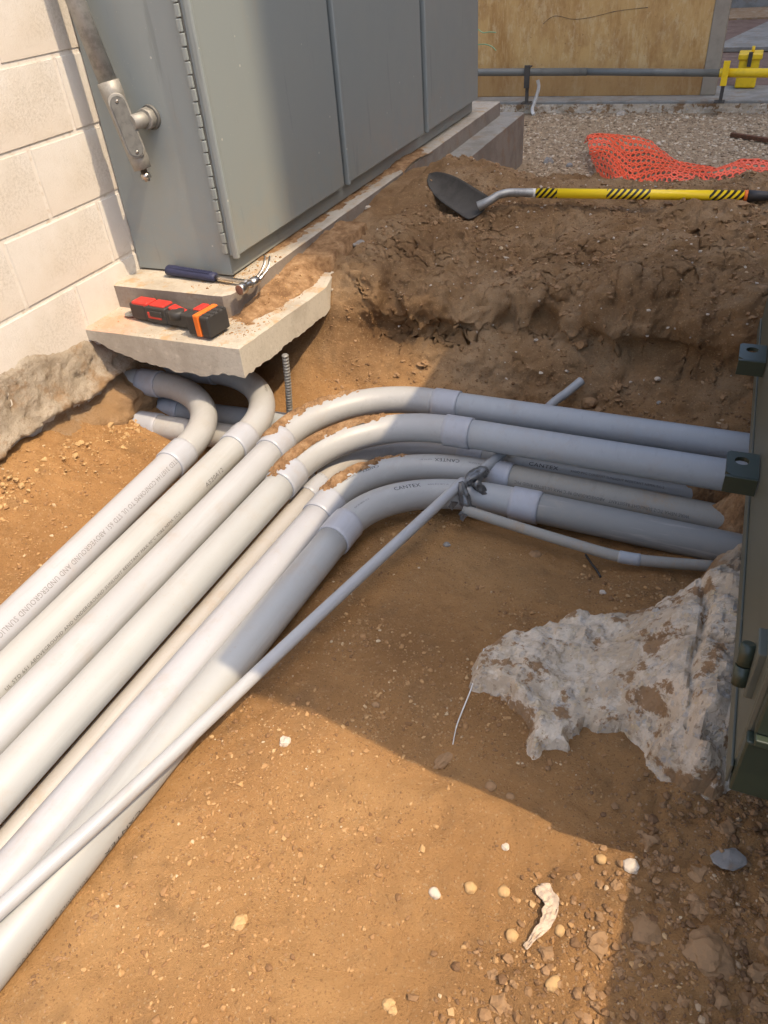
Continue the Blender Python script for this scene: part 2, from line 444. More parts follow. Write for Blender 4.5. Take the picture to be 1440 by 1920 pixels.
INK = Mat('print_ink', (0.11, 0.105, 0.10), 0.7).m
INK_L = Mat('faded_print_ink', (0.20, 0.19, 0.185), 0.7).m
INK_D = Mat('dark_print_ink', (0.03, 0.03, 0.03), 0.6).m

def flat(name, base, rough=0.5, metal=0.0, var=0.8, sc=30, bump=0.1, spec=0.5):
    M = Mat(name, base, rough, metal); M.set('Specular IOR Level', spec)
    M.mix(M.mask(M.noise(sc, 5, 0.65), 0.45, 0.7), tuple(c * var for c in base), f=0.8)
    M.bump(M.noise(sc * 6, 3), bump, 0.001)
    return M.m
RED = flat('red_plastic', (0.52, 0.035, 0.025), 0.45)
BLACK = flat('black_plastic', (0.035, 0.033, 0.032), 0.55)
ORANGE = flat('orange_plastic', (0.80, 0.17, 0.02), 0.45)
BLUE = flat('dark_blue_rubber', (0.025, 0.03, 0.075), 0.6)
WHITE = flat('white_plastic', (0.7, 0.68, 0.63), 0.5)
YELLOW = flat('yellow_paint', (0.90, 0.60, 0.015), 0.4, var=0.85)
NET = flat('orange_netting', (0.92, 0.13, 0.05), 0.5, var=0.8)
GREEN = flat('dark_green_paint', (0.032, 0.044, 0.029), 0.35, var=0.75, sc=8)
GM = Mat('weathered_green_paint', (0.095, 0.102, 0.078), 0.5)
GM.mix(GM.mask(GM.noise(9, 5, 0.6, (1, 0.15, 1)), 0.45, 0.7), (0.075, 0.08, 0.06), f=0.8)
GM.mix(GM.mask(GM.noise(25, 5, 0.7), 0.62, 0.72), (0.20, 0.17, 0.12), f=0.5); GREENW = GM.m
GREYBEAM = flat('grey_painted_pipe', (0.15, 0.155, 0.14), 0.5, var=0.75, sc=12)
WP = Mat('stained_plywood', (0.56, 0.35, 0.13), 0.8)
WP.mix(WP.mask(WP.noise(6, 6, 0.7, (1, 1, 0.3)), 0.45, 0.68), (0.38, 0.195, 0.055), f=0.85)
WP.mix(WP.mask(WP.noise(60, 4, 0.7, (1, 1, 0.12)), 0.5, 0.7), (0.62, 0.43, 0.20), f=0.55)
WP.mix(WP.mask(WP.noise(2.6, 6, 0.75, (1, 1, .6)), 0.48, 0.64), (0.30, 0.14, 0.04), f=0.45)
WP.mix(WP.mask(WP.noise(14, 6, 0.8, (1, 1, .5)), 0.50, 0.66), (0.66, 0.50, 0.27), f=0.5)
WP.mix(WP.mask(WP.noise(45, 5, 0.8), 0.60, 0.68), (0.20, 0.10, 0.04), f=0.7)
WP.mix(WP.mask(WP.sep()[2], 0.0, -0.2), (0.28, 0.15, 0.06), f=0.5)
WP.bump(WP.noise(90, 4, 0.7, (1, 1, 0.1)), 0.3, 0.003); PLY = WP.m
BEIGE = flat('beige_post', (0.33, 0.28, 0.21), 0.7, var=0.8, sc=9)
REDCONC = concrete_mat('red_concrete', (0.20, 0.135, 0.105), (0.14, 0.09, 0.07), (0.26, 0.19, 0.14))
BRICK = flat('shade_building_brick', (0.28, 0.20, 0.15), 0.85, var=0.75, sc=5)
GLASS = flat('window_glass', (0.06, 0.08, 0.09), 0.1)

def stone_mat(name, stops):
    M = Mat(name, rough=0.8)
    g = M.island()
    M.color(M.ramp(g, stops))
    M.mix(M.mask(M.noise(90, 4, 0.7), 0.5, 0.7), (0.22, 0.13, 0.065), f=0.35)
    M.bump(M.noise(250, 4), 0.3, 0.001)
    return M.m
PEB = stone_mat('dirt_pebbles', [(0.0, (0.20, 0.105, 0.043)), (0.5, (0.35, 0.195, 0.078)), (0.85, (0.43, 0.26, 0.11)), (0.96, (0.47, 0.31, 0.15)), (1.0, (0.52, 0.42, 0.28))])
PEBD = stone_mat('brown_crumbs', [(0.0, (0.15, 0.08, 0.035)), (0.6, (0.26, 0.15, 0.068)), (0.95, (0.33, 0.20, 0.10)), (1.0, (0.5, 0.38, 0.24))])
GRAV = stone_mat('gravel_stones', [(0.0, (0.20, 0.14, 0.085)), (0.4, (0.38, 0.28, 0.175)), (0.8, (0.50, 0.39, 0.26)), (1.0, (0.66, 0.57, 0.44))])
def rock_mat(name, base, sc=40):
    M = Mat(name, base, 0.8)
    M.mix(M.mask(M.noise(sc, 5, 0.7), 0.48, 0.68), tuple(c * 0.6 for c in base), f=0.8)
    M.mix(M.mask(M.noise(sc * 0.6, 5, 0.7), 0.55, 0.7), (0.30, 0.18, 0.085), f=0.5)
    M.bump(M.noise(sc * 4, 4), 0.4, 0.002)
    return M.m
ROCK_W = rock_mat('pale_rock', (0.54, 0.47, 0.38)); ROCK_T = rock_mat('tan_rock', (0.48, 0.31, 0.14))
ROCK_G = rock_mat('grey_rock', (0.26, 0.25, 0.23)); ROCK_B = rock_mat('dirt_clod', (0.29, 0.175, 0.085))
FILM = rock_mat('plaster_flake', (0.55, 0.44, 0.33), 25)

# ------------------------------------------------------------------ terrain
CTRL = np.array([
 (.2,0,-.47),(1,0,-.43),(1.5,0,-.41),(2.0,0,-.36),(2.6,0,-.25),(0,-.6,-.4),(2,-.6,-.35),
 (1.1,.5,-.43),(1.5,.5,-.43),(1.9,.5,-.415),(2.3,.4,-.36),(1.2,.9,-.432),(1.6,.9,-.43),(1.3,1.3,-.45),(1.6,1.3,-.44),(2.3,1.0,-.38),(2.0,.8,-.41),
 (1.35,1.6,-.50),(1.7,1.55,-.50),(2.02,1.55,-.47),(1.5,1.45,-.47),(1.9,1.35,-.42),(2.3,1.6,-.42),(2.0,1.74,-.475),(1.7,1.8,-.50),
 (.8,.5,-.46),(.8,1.2,-.46),(.5,.7,-.43),(.55,1.3,-.45),(.9,1.6,-.49),(1.2,1.75,-.50),
 (.3,.9,-.40),(.14,1.0,-.33),(.06,1.3,-.30),(.30,1.35,-.43),(.16,1.35,-.36),(.06,1.58,-.36),(.05,.6,-.27),(.05,.1,-.30),
 (.3,1.8,-.50),(.55,1.9,-.49),(.1,2.1,-.42),(.3,2.3,-.34),
 (.7,2.05,-.42),(.85,2.1,-.42),(1.2,2.2,-.44),(1.6,2.2,-.43),(2.0,2.15,-.42),(2.4,2.1,-.38),
 (.74,2.16,-.38),(1.05,2.22,-.38),(1.35,2.34,-.38),(1.7,2.33,-.37),(2.1,2.27,-.32),
 (.67,2.30,-.13),(.87,2.38,-.17),(1.1,2.44,-.19),(1.28,2.50,-.18),(1.66,2.48,-.15),(2.1,2.42,-.10),(.9,2.62,-.14),(1.35,2.72,-.13),(1.9,2.7,-.08),
 (.62,2.8,-.065),(.95,3.0,-.06),(1.2,3.0,-.07),(1.6,3.0,-.05),(2.2,3,-.02),
 (.5,3.5,.01),(.75,3.6,.02),(1.1,3.45,.0),(1.55,3.35,0),(2.1,3.3,.0),(2.8,3.3,-.02),(.95,3.3,-.01),
 (.3,3.5,-.06),(.3,2.9,-.08),(.3,3.9,-.15),(.5,3.9,-.09),(.62,4.0,-.16),(.85,4.15,-.30),(1.1,4.2,-.35),(1.6,4.15,-.34),(2.2,4.1,-.34),
 (.8,5,-.385),(1.5,5,-.385),(2.5,5,-.385),(.6,6,-.39),(2,6,-.39),(3,6,-.39),(.8,7,-.39),(0,5,-.38),(0,4,-.3),(3.2,1.5,-.3),(3.2,4.4,-.37)])
cx, cy, cz = CTRL.T
def tps(r2): return np.where(r2 > 0, 0.5 * r2 * np.log(r2 + 1e-12), 0)
n_ = len(cx)
K = tps((cx[:, None] - cx) ** 2 + (cy[:, None] - cy) ** 2) + np.eye(n_) * 2e-4
Pm = np.stack([np.ones(n_), cx, cy], 1)
Aml = np.block([[K, Pm], [Pm.T, np.zeros((3, 3))]])
wts = np.linalg.solve(Aml, np.concatenate([cz, np.zeros(3)]))
def terrain_h(x, y):
    xx = np.clip(x, -0.5, 3.4); yy = np.clip(y, -0.7, 7.2)
    z = wts[n_] + wts[n_ + 1] * xx + wts[n_ + 2] * yy
    for i in range(n_):
        z = z + wts[i] * tps((xx - cx[i]) ** 2 + (yy - cy[i]) ** 2)
    far = np.maximum.reduce([sstep(x, 3.0, 4.2), sstep(-x, 0.2, 0.8), sstep(-y, 0.3, 1.3), sstep(y, 5.6, 6.6)])
    z = z * (1 - far) + (-0.39) * far
    # relief: quiet on the trench floor, cloddy on the spoil heap
    heap = sstep(y, 2.15, 2.5) * (1 - sstep(y, 4.0, 4.5)) * sstep(x, 0.35, 0.6)
    lr = sstep(x + 0.35 * (0.9 - y), 1.75, 2.05) * (1 - sstep(y, 0.8, 1.1))
    z = z + 0.008 * fbm(x, y, 0.16, 4, 3) + 0.0055 * fbm(x, y, 0.04, 3, 8)
    z = z + heap * (0.060 * fbm(x, y, 0.42, 3, 21, 0.5) + 0.012 * (1 - 2 * np.abs(fbm(x, y, 0.2, 4, 31)) * 2.2))
    edge = np.exp(-((y - 2.42 - 0.10 * fbm(x, y, 0.4, 3, 77)) / 0.09) ** 2) * sstep(x, 0.6, 0.8)
    z = z + edge * 0.04 * fbm(x, y, 0.16, 2, 41)
    z = z + heap * 0.010 * lumps(x + .03 * fbm(x, y, .07, 3, 5), y + .03 * fbm(x, y, .07, 3, 6), 0.10, 3) * (fbm(x, y, 0.5, 2, 55) > 0.02)
    z = z + heap * (0.013 * lumps(x + .01 * fbm(x, y, .03, 2, 5), y, 0.035, 9) * (fbm(x, y, 0.3, 2, 56) > -0.05) + 0.010 * fbm(x, y, .04, 4, 97, .7))
    # loose crumbly pile on the lower right and scattered small clods
    z = z + lr * (0.012 * lumps(x, y, 0.045, 12) * (0.5 + 0.5 * (fbm(x, y, 0.1, 2, 57) > -.1)) + 0.006 * lumps(x, y, 0.02, 13) + 0.012 * fbm(x, y, 0.12, 4, 60))
    z = z + 0.0035 * lumps(x, y, 0.022, 14) * (fbm(x, y, 0.2, 3, 58) > 0.12) * (y < 4)
    # footprints/hollows in the trench floor
    for hx, hy, hr, hd in ((1.30, .55, .10, .010), (1.62, .42, .12, .012), (1.45, .22, .09, .010), (1.20, .30, .08, .008), (1.75, .58, .07, .010), (1.40, 1.22, .05, .012), (1.27, 1.20, .045, .012), (1.47, 1.32, .05, .010), (1.50, .84, .05, .008), (1.565, .815, .03, .015)):
        z = z - hd * np.exp(-((x - hx) ** 2 + (y - hy) ** 2) / hr ** 2)
    # the small rim the shade edge runs over
    z = z + 0.022 * np.exp(-(((x - 1.68) / .12) ** 2 + ((y - .735) / .035) ** 2))
    z = z - .075 * np.exp(-(((x - .86) / .17) ** 2 + ((y - 3.12) / .16) ** 2))
    z = z - .055 * np.exp(-(((x - .85) / .28) ** 2 + ((y - 3.62) / .22) ** 2))
    z = z - .11 * sstep(y, 3.62, 3.95) * (1 - sstep(x, .80, 1.1)) * (1 - sstep(y, 4.4, 4.8))
    # dirt scraped away from under the pads
    und = (1 - sstep(x, 0.60, 0.70)) * (1 - sstep(y, 2.18, 2.30)) * sstep(y, 1.6, 1.75)
    z = z * (1 - und) + np.minimum(z, -0.24 - 0.14 * (1 - sstep(y, 2.0, 2.35))) * und
    und2 = (1 - sstep(x, 0.56, 0.60)) * sstep(y, 2.28, 2.4) * (1 - sstep(y, 3.6, 3.75)) 
    z = z * (1 - und2) + np.minimum(z, -0.015) * und2
    und3 = (1 - sstep(x, 0.60, 0.64)) * sstep(y, 3.62, 3.8) * (1 - sstep(y, 5.2, 5.3))
    return z
ax = np.concatenate([[-60, -25, -10, -4, -2, -1, -.6], np.arange(-.3, 2.45, .0085), [2.5, 2.6, 2.75, 2.95, 3.2, 3.5, 4, 5, 7, 12, 25, 60]])
ay = np.concatenate([[-60, -25, -10, -4, -2, -1.2, -.8, -.5, -.3], np.arange(-.1, 2.1, .0085), np.arange(2.1, 2.75, .0055), np.arange(2.75, 3.3, .0085), np.arange(3.3, 4.6, .013), np.arange(4.6, 7.4, .03), [7.6, 8, 9, 10, 12, 15, 25, 60]])
GX, GY = np.meshgrid(ax, ay)
GZ = terrain_h(GX, GY)
# hollow under the sweep of pipes so that nothing pokes through them
nx, ny = len(ax), len(ay)
ix = np.arange(nx - 1); iy = np.arange(ny - 1)
I = (iy[:, None] * nx + ix[None, :]).ravel()
TF = np.stack([I, I + 1, I + nx + 1, I + nx], 1)
dx_ = 0.006 * fbm(GX + 5, GY, 0.05, 3, 90); dy_ = 0.006 * fbm(GX, GY + 7, 0.05, 3, 91)
lipm = np.exp(-((GY - 2.44) / .10) ** 2) * sstep(GX, .6, .8) * sstep(GZ, -.34, -.2)
dy_ = dy_ - lipm * (.045 + .09 * fbm(GX, GY * .5, .16, 3, 92))
PT = np.stack([GX + dx_, GY + dy_, GZ], -1)
du = np.gradient(PT, axis=1); dv = np.gradient(PT, axis=0)
NRM = np.cross(du, dv); NRM /= np.linalg.norm(NRM, axis=-1, keepdims=True) + 1e-12
mL = (GX > .0) & (GX < .36) & (GY > .2) & (GY < 1.72)
qL = PT[mL]; wL = ((1 - sstep(GX, .18, .34)) * (1 - sstep(GY, 1.55, 1.7)))[mL]
PT[mL] = qL + NRM[mL] * (wL * (.030 * fbm3(qL, .12, 5, 51, .6) + .008 * lumps3(qL, .05, 52)))[:, None]
m3 = (GX > .55) & (GX < 2.5) & (GY > 2.08) & (GY < 4.45)
wgt = (sstep(GY, 2.12, 2.32) * (1 - sstep(GY, 4.0, 4.4)) * sstep(GX, .58, .72) * (1 - .75 * sstep(GY, 2.9, 3.3)))[m3]
q = PT[m3]
disp = .075 * fbm3(q, .27, 5, 5, .52) + .020 * (.35 - np.abs(fbm3(q, .18, 5, 9, .6)) * 2) 
disp = disp + .010 * lumps3(q + .05 * fbm3(q, .05, 3, 3)[:, None], .10, 2) * sstep(fbm3(q, .25, 2, 30), .05, .2) + .006 * lumps3(q + .01 * fbm3(q, .03, 2, 3)[:, None], .04, 4)
disp = disp + .012 * fbm3(q, .05, 5, 15, .8)
rec = np.exp(-(((q[:, 0] - .95) / .32) ** 2 + ((q[:, 2] + .24) / .055) ** 2)) + np.exp(-(((q[:, 0] - 1.85) / .25) ** 2 + ((q[:, 2] + .26) / .05) ** 2)) + .8 * np.exp(-(((q[:, 0] - 1.38) / .16) ** 2 + ((q[:, 2] + .25) / .05) ** 2))
disp = disp - .075 * rec * (q[:, 1] < 2.6)
PT[m3] = q + NRM[m3] * (disp * wgt)[:, None]
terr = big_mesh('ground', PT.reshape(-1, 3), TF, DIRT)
tag(terr, 'brown dirt ground with the dug trench and spoil heap', kind='structure')
def th(x, y):
    x = np.atleast_1d(np.asarray(x, float)); y = np.atleast_1d(np.asarray(y, float))
    i = np.clip(np.searchsorted(ax, x) - 1, 0, nx - 2); j = np.clip(np.searchsorted(ay, y) - 1, 0, ny - 2)
    u = np.clip((x - ax[i]) / (ax[i + 1] - ax[i]), 0, 1); v = np.clip((y - ay[j]) / (ay[j + 1] - ay[j]), 0, 1)
    return (GZ[j, i] * (1 - u) + GZ[j, i + 1] * u) * (1 - v) + (GZ[j + 1, i] * (1 - u) + GZ[j + 1, i + 1] * u) * v

def surf_points(n, x0, x1, y0, y1):
    """random points lying exactly on the displaced ground"""
    jj = np.where((ay > y0) & (ay < y1))[0][:-1]; ii = np.where((ax > x0) & (ax < x1))[0][:-1]
    wj = np.diff(ay)[jj]; j = rng.choice(jj, n, p=wj / wj.sum()); i = rng.choice(ii, n)
    u = rng.uniform(0, 1, (n, 1)); v = rng.uniform(0, 1, (n, 1))
    P = (PT[j, i] * (1 - u) + PT[j, i + 1] * u) * (1 - v) + (PT[j + 1, i] * (1 - u) + PT[j + 1, i + 1] * u) * v
    return P[:, 0], P[:, 1], P[:, 2]
# icosphere stone templates
def ico(sub):
    b = bmesh.new(); bmesh.ops.create_icosphere(b, subdivisions=sub, radius=1)
    V = np.array([v.co[:] for v in b.verts]); F = np.array([[v.index for v in f.verts] for f in b.faces]); b.free(); return V, F
IV, IF = ico(1); IV2, IF2 = ico(2)
def scatter(name, px, py, size, mat, label, zfun=None, sink=0.25, squash=0.7, sub=1, pz=None, ang=0.35):
    V0, F0 = (IV, IF) if sub == 1 else (IV2, IF2)
    n = len(px); k = len(V0)
    a = rng.uniform(0, 2 * np.pi, n); sc = rng.uniform(0.65, 1.25, (n, 3)); sc[:, 2] *= squash
    V = V0[None] * (1 + rng.uniform(-ang, ang * 0.6, (n, k, 1)))
    V = V * sc[:, None, :] * size[:, None, None]
    ca, sa = np.cos(a)[:, None], np.sin(a)[:, None]
    X = V[..., 0] * ca - V[..., 1] * sa; Y = V[..., 0] * sa + V[..., 1] * ca
    z = pz if pz is not None else th(px, py)
    Z = V[..., 2] + (z + size * squash * (1 - 2 * sink) * 0.6)[:, None]
    W = np.stack([X + px[:, None], Y + py[:, None], Z], -1).reshape(-1, 3)
    F = (F0[None] + (np.arange(n) * k)[:, None, None]).reshape(-1, 3)
    o = big_mesh(name, W, F, mat, smooth=False)
    return tag(o, label, kind='stuff')
def psize(n, lo, hi, p=2.2):
    u = rng.uniform(0, 1, n); return (lo ** (1 - p) + u * (hi ** (1 - p) - lo ** (1 - p))) ** (1 / (1 - p))

n = 30000
px = rng.uniform(.95, 2.35, n); py = rng.uniform(.05, 1.65, n)
keep = (px > 1.0 + 0.03 * py) & ((fbm(px, py, .18, 3, 5) * 1.6 + rng.uniform(-.5, .5, n)) > -.1)
px, py = px[keep], py[keep]
scatter('pebbles', px, py, psize(len(px), .0011, .0075, 2.5), PEB, 'fine tan grit on the sunlit trench floor', ang=.5)
n = 9000
px = rng.uniform(1.6, 2.4, n); py = rng.uniform(.05, .95, n)
keep = (px + 0.4 * (0.9 - py) + rng.normal(0, .08, n)) > 1.98
px, py = px[keep], py[keep]
scatter('crumbled_dirt', px, py, psize(len(px), .0018, .011, 2.5), PEBD, 'crumbly dirt lumps in the lower right shade')
px, py, pz = surf_points(42000, .62, 2.45, 2.1, 4.4)
keep = (fbm(px, py, .3, 3, 6) * 1.6 + rng.uniform(-.7, .7, len(px))) > -.1
px, py, pz = px[keep], py[keep], pz[keep]
scatter('heap_crumbs', px, py, psize(len(px), .0016, .009, 2.6), PEBD, 'small stones and crumbs on the spoil heap', pz=pz, ang=.5)
px, py, pz = surf_points(1300, .62, 2.4, 2.15, 3.6)
keep = (fbm(px, py, .3, 3, 61) + rng.uniform(-.5, .5, len(px))) > .1
px, py, pz = px[keep], py[keep], pz[keep]
scatter('heap_clods', px, py, psize(len(px), .007, .026, 2.8), ROCK_B, 'angular brown clods broken over the spoil heap', pz=pz, sub=2, sink=.5, ang=.5)
px, py, pz = surf_points(420, .62, 2.4, 2.3, 4.0)
scatter('heap_chips', px, py, psize(len(px), .003, .009, 2.2), ROCK_W, 'pale stone chips strewn over the spoil heap', pz=pz, sub=1, sink=.3, ang=.5)
px, py, pz = surf_points(2600, .02, .40, .3, 1.7)
scatter('bank_crumbs', px, py, psize(len(px), .0015, .008, 2.4), PEB, 'crumbs on the slope under the footing', pz=pz, ang=.5)
n = 500
t_ = rng.uniform(0, 1, n); px = 1.06 + .075 * t_ + np.abs(rng.normal(0, .025, n)); py = .1 + 1.15 * t_
scatter('edge_crumbs', px, py, psize(n, .0012, .005, 2.6), PEBD, 'crumbs rolled against the frontmost thick conduit')
n = 700
py = rng.uniform(.3, 1.75, n); px = .06 + np.abs(rng.normal(0, .05, n)) + .03 * rng.uniform(0, 1, n)
scatter('footing_crumbs', px, py, psize(n, .002, .014, 2.3), ROCK_T, 'broken bits at the foot of the crumbling footing', ang=.5)
n = 420
px = rng.uniform(1.75, 2.3, n); py = rng.uniform(.1, .95, n)
keep = (px + 0.4 * (0.9 - py) + rng.normal(0, .06, n)) > 2.02
px, py = px[keep], py[keep]
scatter('loose_clods', px, py, psize(len(px), .006, .020, 2.8), ROCK_B, 'angular brown clods in the lower right shade', sub=2, sink=.5, ang=.5)
n = 2500
px = rng.uniform(.02, .45, n); py = rng.uniform(.4, 1.7, n)
scatter('left_crumbs', px, py, psize(n, .0012, .006, 2.4), PEB, 'fine crumbs between block wall and conduits')
n = 15000
px = rng.uniform(.3, 2.9, n); py = 4.15 + 2.65 * rng.uniform(0, 1, n) ** 1.15
keep = (px > .64) | (py > 5.25)
px, py = px[keep], py[keep]
scatter('gravel', px, py, psize(len(px), .005, .017, 2.2), GRAV, 'tan gravel spread before the low kerb', sink=0.3)

# ------------------------------------------------------------------ block wall
BL, BH, JT = 0.406, 0.203, 0.010
wall = empty('block_wall', (0, 3, -.14), 'sunlit cream painted concrete block wall along the left', 'wall')
box('mortar', (-.2, -1.2, -.34), (-.0032, 4.7, 1.7), MORTAR, wall)
def block_mesh(L):
    b = bmesh.new()
    V = [(x, y, z) for x in (-.06, 0) for y in (JT / 2, L - JT / 2) for z in (JT / 2, BH - JT / 2)]
    v = [b.verts.new(q) for q in V]
    for f in ((0, 1, 3, 2), (4, 6, 7, 5), (0, 4, 5, 1), (2, 3, 7, 6), (0, 2, 6, 4), (1, 5, 7, 3)): b.faces.new([v[i] for i in f])
    bmesh.ops.recalc_face_normals(b, faces=b.faces)
    bmesh.ops.bevel(b, geom=[e for e in b.edges if all(w.co.x > -.01 for w in e.verts)], offset=.0028, segments=2, affect='EDGES')
    me = bpy.data.meshes.new('block'); b.to_mesh(me); b.free(); me.materials.append(BLOCK); return me
bm_full = block_mesh(BL)
z0 = 0.672 - 4 * BH
for c_ in range(-1, 9):
    zz = z0 + c_ * BH
    off = 1.754 if c_ % 2 == 0 else 1.957
    for k in range(-7, 13):
        yy = off + k * BL
        if yy < -1.2 or yy > 4.3: continue
        o = bpy.data.objects.new('block', bm_full); col.objects.link(o)
        o.parent = wall; o.matrix_parent_inverse = Matrix.Translation(wall.location).inverted()
        o.location = (random.uniform(-.0012, .0008), yy, zz)

# rough footing along the wall's foot
ys = np.arange(-.6, 2.2, .009); zs = np.arange(-.66, .02, .009)
YY, ZZ = np.meshgrid(ys, zs)
top = -.01 - .09 * sstep(YY, 1.35, 1.8) + .05 * fbm(YY, YY * 0, .22, 4, 4) - .06 * sstep(YY, 1.72, 1.85)
below = np.clip(top - ZZ, 0, 1)
tap = sstep(below, 0, .10)
XX = -.010 + .020 * sstep(below, 0, .05) + .10 * below * tap
XX = XX + tap * (.016 * fbm(YY, ZZ, .20, 5, 14) + .011 * fbm(YY, ZZ, .045, 5, 16, .75) - .010 * (np.abs(fbm(YY, ZZ, .15, 4, 23)) < .035) + .004 * fbm(YY, ZZ, .015, 2, 18)) + .005 * fbm(YY, ZZ, .03, 3, 26) * sstep(below, 0, .02)
lz = -.262 + .02 * fbm(YY, YY * 0, .15, 4, 27)
XX = XX + .018 * sstep(lz + .05 - ZZ, 0, .05) - .050 * sstep(lz - ZZ, 0, .012) + sstep(lz - .03 - ZZ, 0, .06) * (.06 + .03 * fbm(YY, ZZ, .08, 4, 28))
XX = XX + .02 * sstep(YY, 1.70, 1.80) * sstep(-ZZ, .14, .22)
nI, nJ = YY.shape
I = (np.arange(nI - 1)[:, None] * nJ + np.arange(nJ - 1)[None]).ravel()
foot = big_mesh('wall_footing', np.stack([XX, YY, ZZ], -1).reshape(-1, 3), np.stack([I, I + 1, I + nJ + 1, I + nJ], 1), FOOT)
tag(foot, 'rough tan crumbling footing under the block wall', kind='structure')

# ------------------------------------------------------------------ concrete pads
def slab(name, poly_lo, poly_hi, z, tfun, mat, parent, seed=0, step=.012, side=None):
    """grid slab between y lines: poly given as x edges as functions of y"""
    (y0, xe0), (y1, xe1) = poly_lo, poly_hi
    ys = np.arange(y0, y1 + 1e-6, (y1 - y0) / max(2, round((y1 - y0) / step)))
    s = np.linspace(0, 1, 52)
    Y, S = np.meshgrid(ys, s, indexing='ij')
    XE = np.interp(Y, [q[0] for q in xe0], [q[1] for q in xe0])
    X = -0.02 + S * (XE + .02)
    # rounding at the edges
    T = tfun(X, Y)
    d = np.minimum(XE - X, Y - y0)
    top = z - .004 * np.exp(-d / .004) + .0012 * fbm(X, Y, .05, 3, seed)
    bot = z - T
    V = np.concatenate([np.stack([X, Y, top], -1).reshape(-1, 3), np.stack([X, Y, bot], -1).reshape(-1, 3)])
    a, b = Y.shape; N = a * b
    I = (np.arange(a - 1)[:, None] * b + np.arange(b - 1)[None]).ravel()
    Ft = np.stack([I, I + b, I + b + 1, I + 1], 1)[:, ::-1]; Fb = np.stack([I, I + b, I + b + 1, I + 1], 1) + N
    e1 = np.arange(b - 1); F1 = np.stack([e1, e1 + 1, e1 + 1 + N, e1 + N], 1)[:, ::-1]
    e2 = np.arange(a - 1) * b + b - 1; F2 = np.stack([e2, e2 + b, e2 + b + N, e2 + N], 1)[:, ::-1]
    e3 = (a - 1) * b + e1; F3 = np.stack([e3, e3 + 1, e3 + 1 + N, e3 + N], 1)
    sides = np.concatenate([F1, F2, F3])
    me = bpy.data.meshes.new(name)
    F = np.concatenate([Ft, Fb, sides])
    o = big_mesh(name, V, F, mat, parent, smooth=False)
    o.data.materials.append(side or CONC_CUT)
    mi = np.zeros(len(F), dtype=np.int32); mi[len(Ft) + len(Fb):] = 1
    o.data.polygons.foreach_set('material_index', mi)
    return o
pad = empty('equipment_pad', (.3, 3.4, -.2), 'two stepped cream concrete pads, undercut near corner, carrying the grey cabinet', 'concrete pad')
def t_low(X, Y):
    ex = np.interp(Y, [1.738, 2.25, 2.4, 3.0], [.600, .645, .61, .598])
    dedge = np.minimum(ex - X, Y - 1.738)
    t = np.interp(X, [0, .05, .10, .2, .3, .45, .62], [.03, .045, .07, .098, .112, .110, .098])
    t = t + .012 * fbm(X, Y, .09, 4, 3) + .006 * fbm(X, Y, .02, 2, 4)
    t = np.where(Y > 2.0, t * np.interp(Y, [2.0, 2.3, 2.5], [1, .9, 1.2]), t)
    t = t + .05 * sstep(dedge, .0, .12)
    return np.clip(t, .02, .5)
slab('lower_pad', (1.738, [(1.738, .600), (2.25, .645), (2.42, .60), (5.3, .598)]), (2.9, None), -.08, t_low, CONC, pad, 3)
slab('lower_pad', (2.9, [(2.9, .598), (5.3, .598)]), (5.20, None), -.08, lambda X, Y: np.full(X.shape, .33), CONC_GREY, pad, 5, .03, FORMF)
def t_up(X, Y): return np.clip(.085 + .004 * fbm(X, Y, .05, 3, 9), .01, .079 + .02)
slab('upper_pad', (1.922, [(1.922, .440), (1.934, .458), (1.96, .467), (5.3, .467)]), (5.10, None), 0.0, lambda X, Y: np.full(X.shape, .0815), CONC, pad, 7, .02, FORMF)

# dirt lying over the pads
def patch(name, x0, x1, y0, y1, zb, hfun, label, step=.007):
    X, Y = np.meshgrid(np.arange(x0, x1, step), np.arange(y0, y1, step))
    Z = zb + hfun(X, Y)
    a, b = X.shape; I = (np.arange(a - 1)[:, None] * b + np.arange(b - 1)[None]).ravel()
    F = np.stack([I, I + 1, I + b + 1, I + b], 1)
    vis = (Z.ravel()[F] > zb - .006).any(1)
    F = F[vis]
    o = big_mesh(name, np.stack([X, Y, Z], -1).reshape(-1, 3), F, SOIL)
    return tag(o, label, kind='stuff')
def h1(X, Y):
    ex = np.interp(Y, [1.738, 2.25, 2.4, 3.0], [.600, .645, .61, .598])
    base = np.interp(Y, [1.85, 1.95, 2.1, 2.3, 2.6], [-.02, .004, .022, .040, .06])
    # thin towards the slab's edge
    w = sstep(ex - X, .02 , .11) 
    w = np.where(Y > 2.38, 1, w)
    h = -.012 + (base + .012) * w + .010 * fbm(X, Y, .07, 4, 33) + .005 * lumps(X, Y, .02, 3)
    h = np.where(X > ex - .012 + .008 * fbm(X, Y, .03, 2, 38), -.03, h)
    h = np.where(X < .468, np.minimum(h, .05), h)
    h = np.where((Y < 1.93), h - .02 * (.46 - X > .0), h)
    return h
patch('loose_dirt', .30, .66, 1.78, 2.75, -.08, h1, 'loose orange dirt on the lower pad beside the hammer')
def h2(X, Y):
    return -.009 + .010 * sstep(X, .455, .40) * sstep(Y, 2.1, 2.3) + .007 * fbm(X, Y, .05, 4, 35) + .018 * np.exp(-((Y - 3.60) / .16) ** 2) + .003 * lumps(X, Y, .015, 3) - .05 * (X > .462) * (Y < 3.45)
patch('loose_dirt', .34, .475, 2.10, 3.85, 0.0, h2, 'crumbs of dirt along the upper pad under the cabinet doors')
px = rng.uniform(.28, .60, 700); py = rng.uniform(1.80, 2.3, 700)
zz = np.where((px < .465) & (py > 1.93), 0.0, -.08)
k = ((py > 1.95) | (px > .48)) & ~((px > .40) & (px < .475) & (py > 1.88) & (py < 2.0))
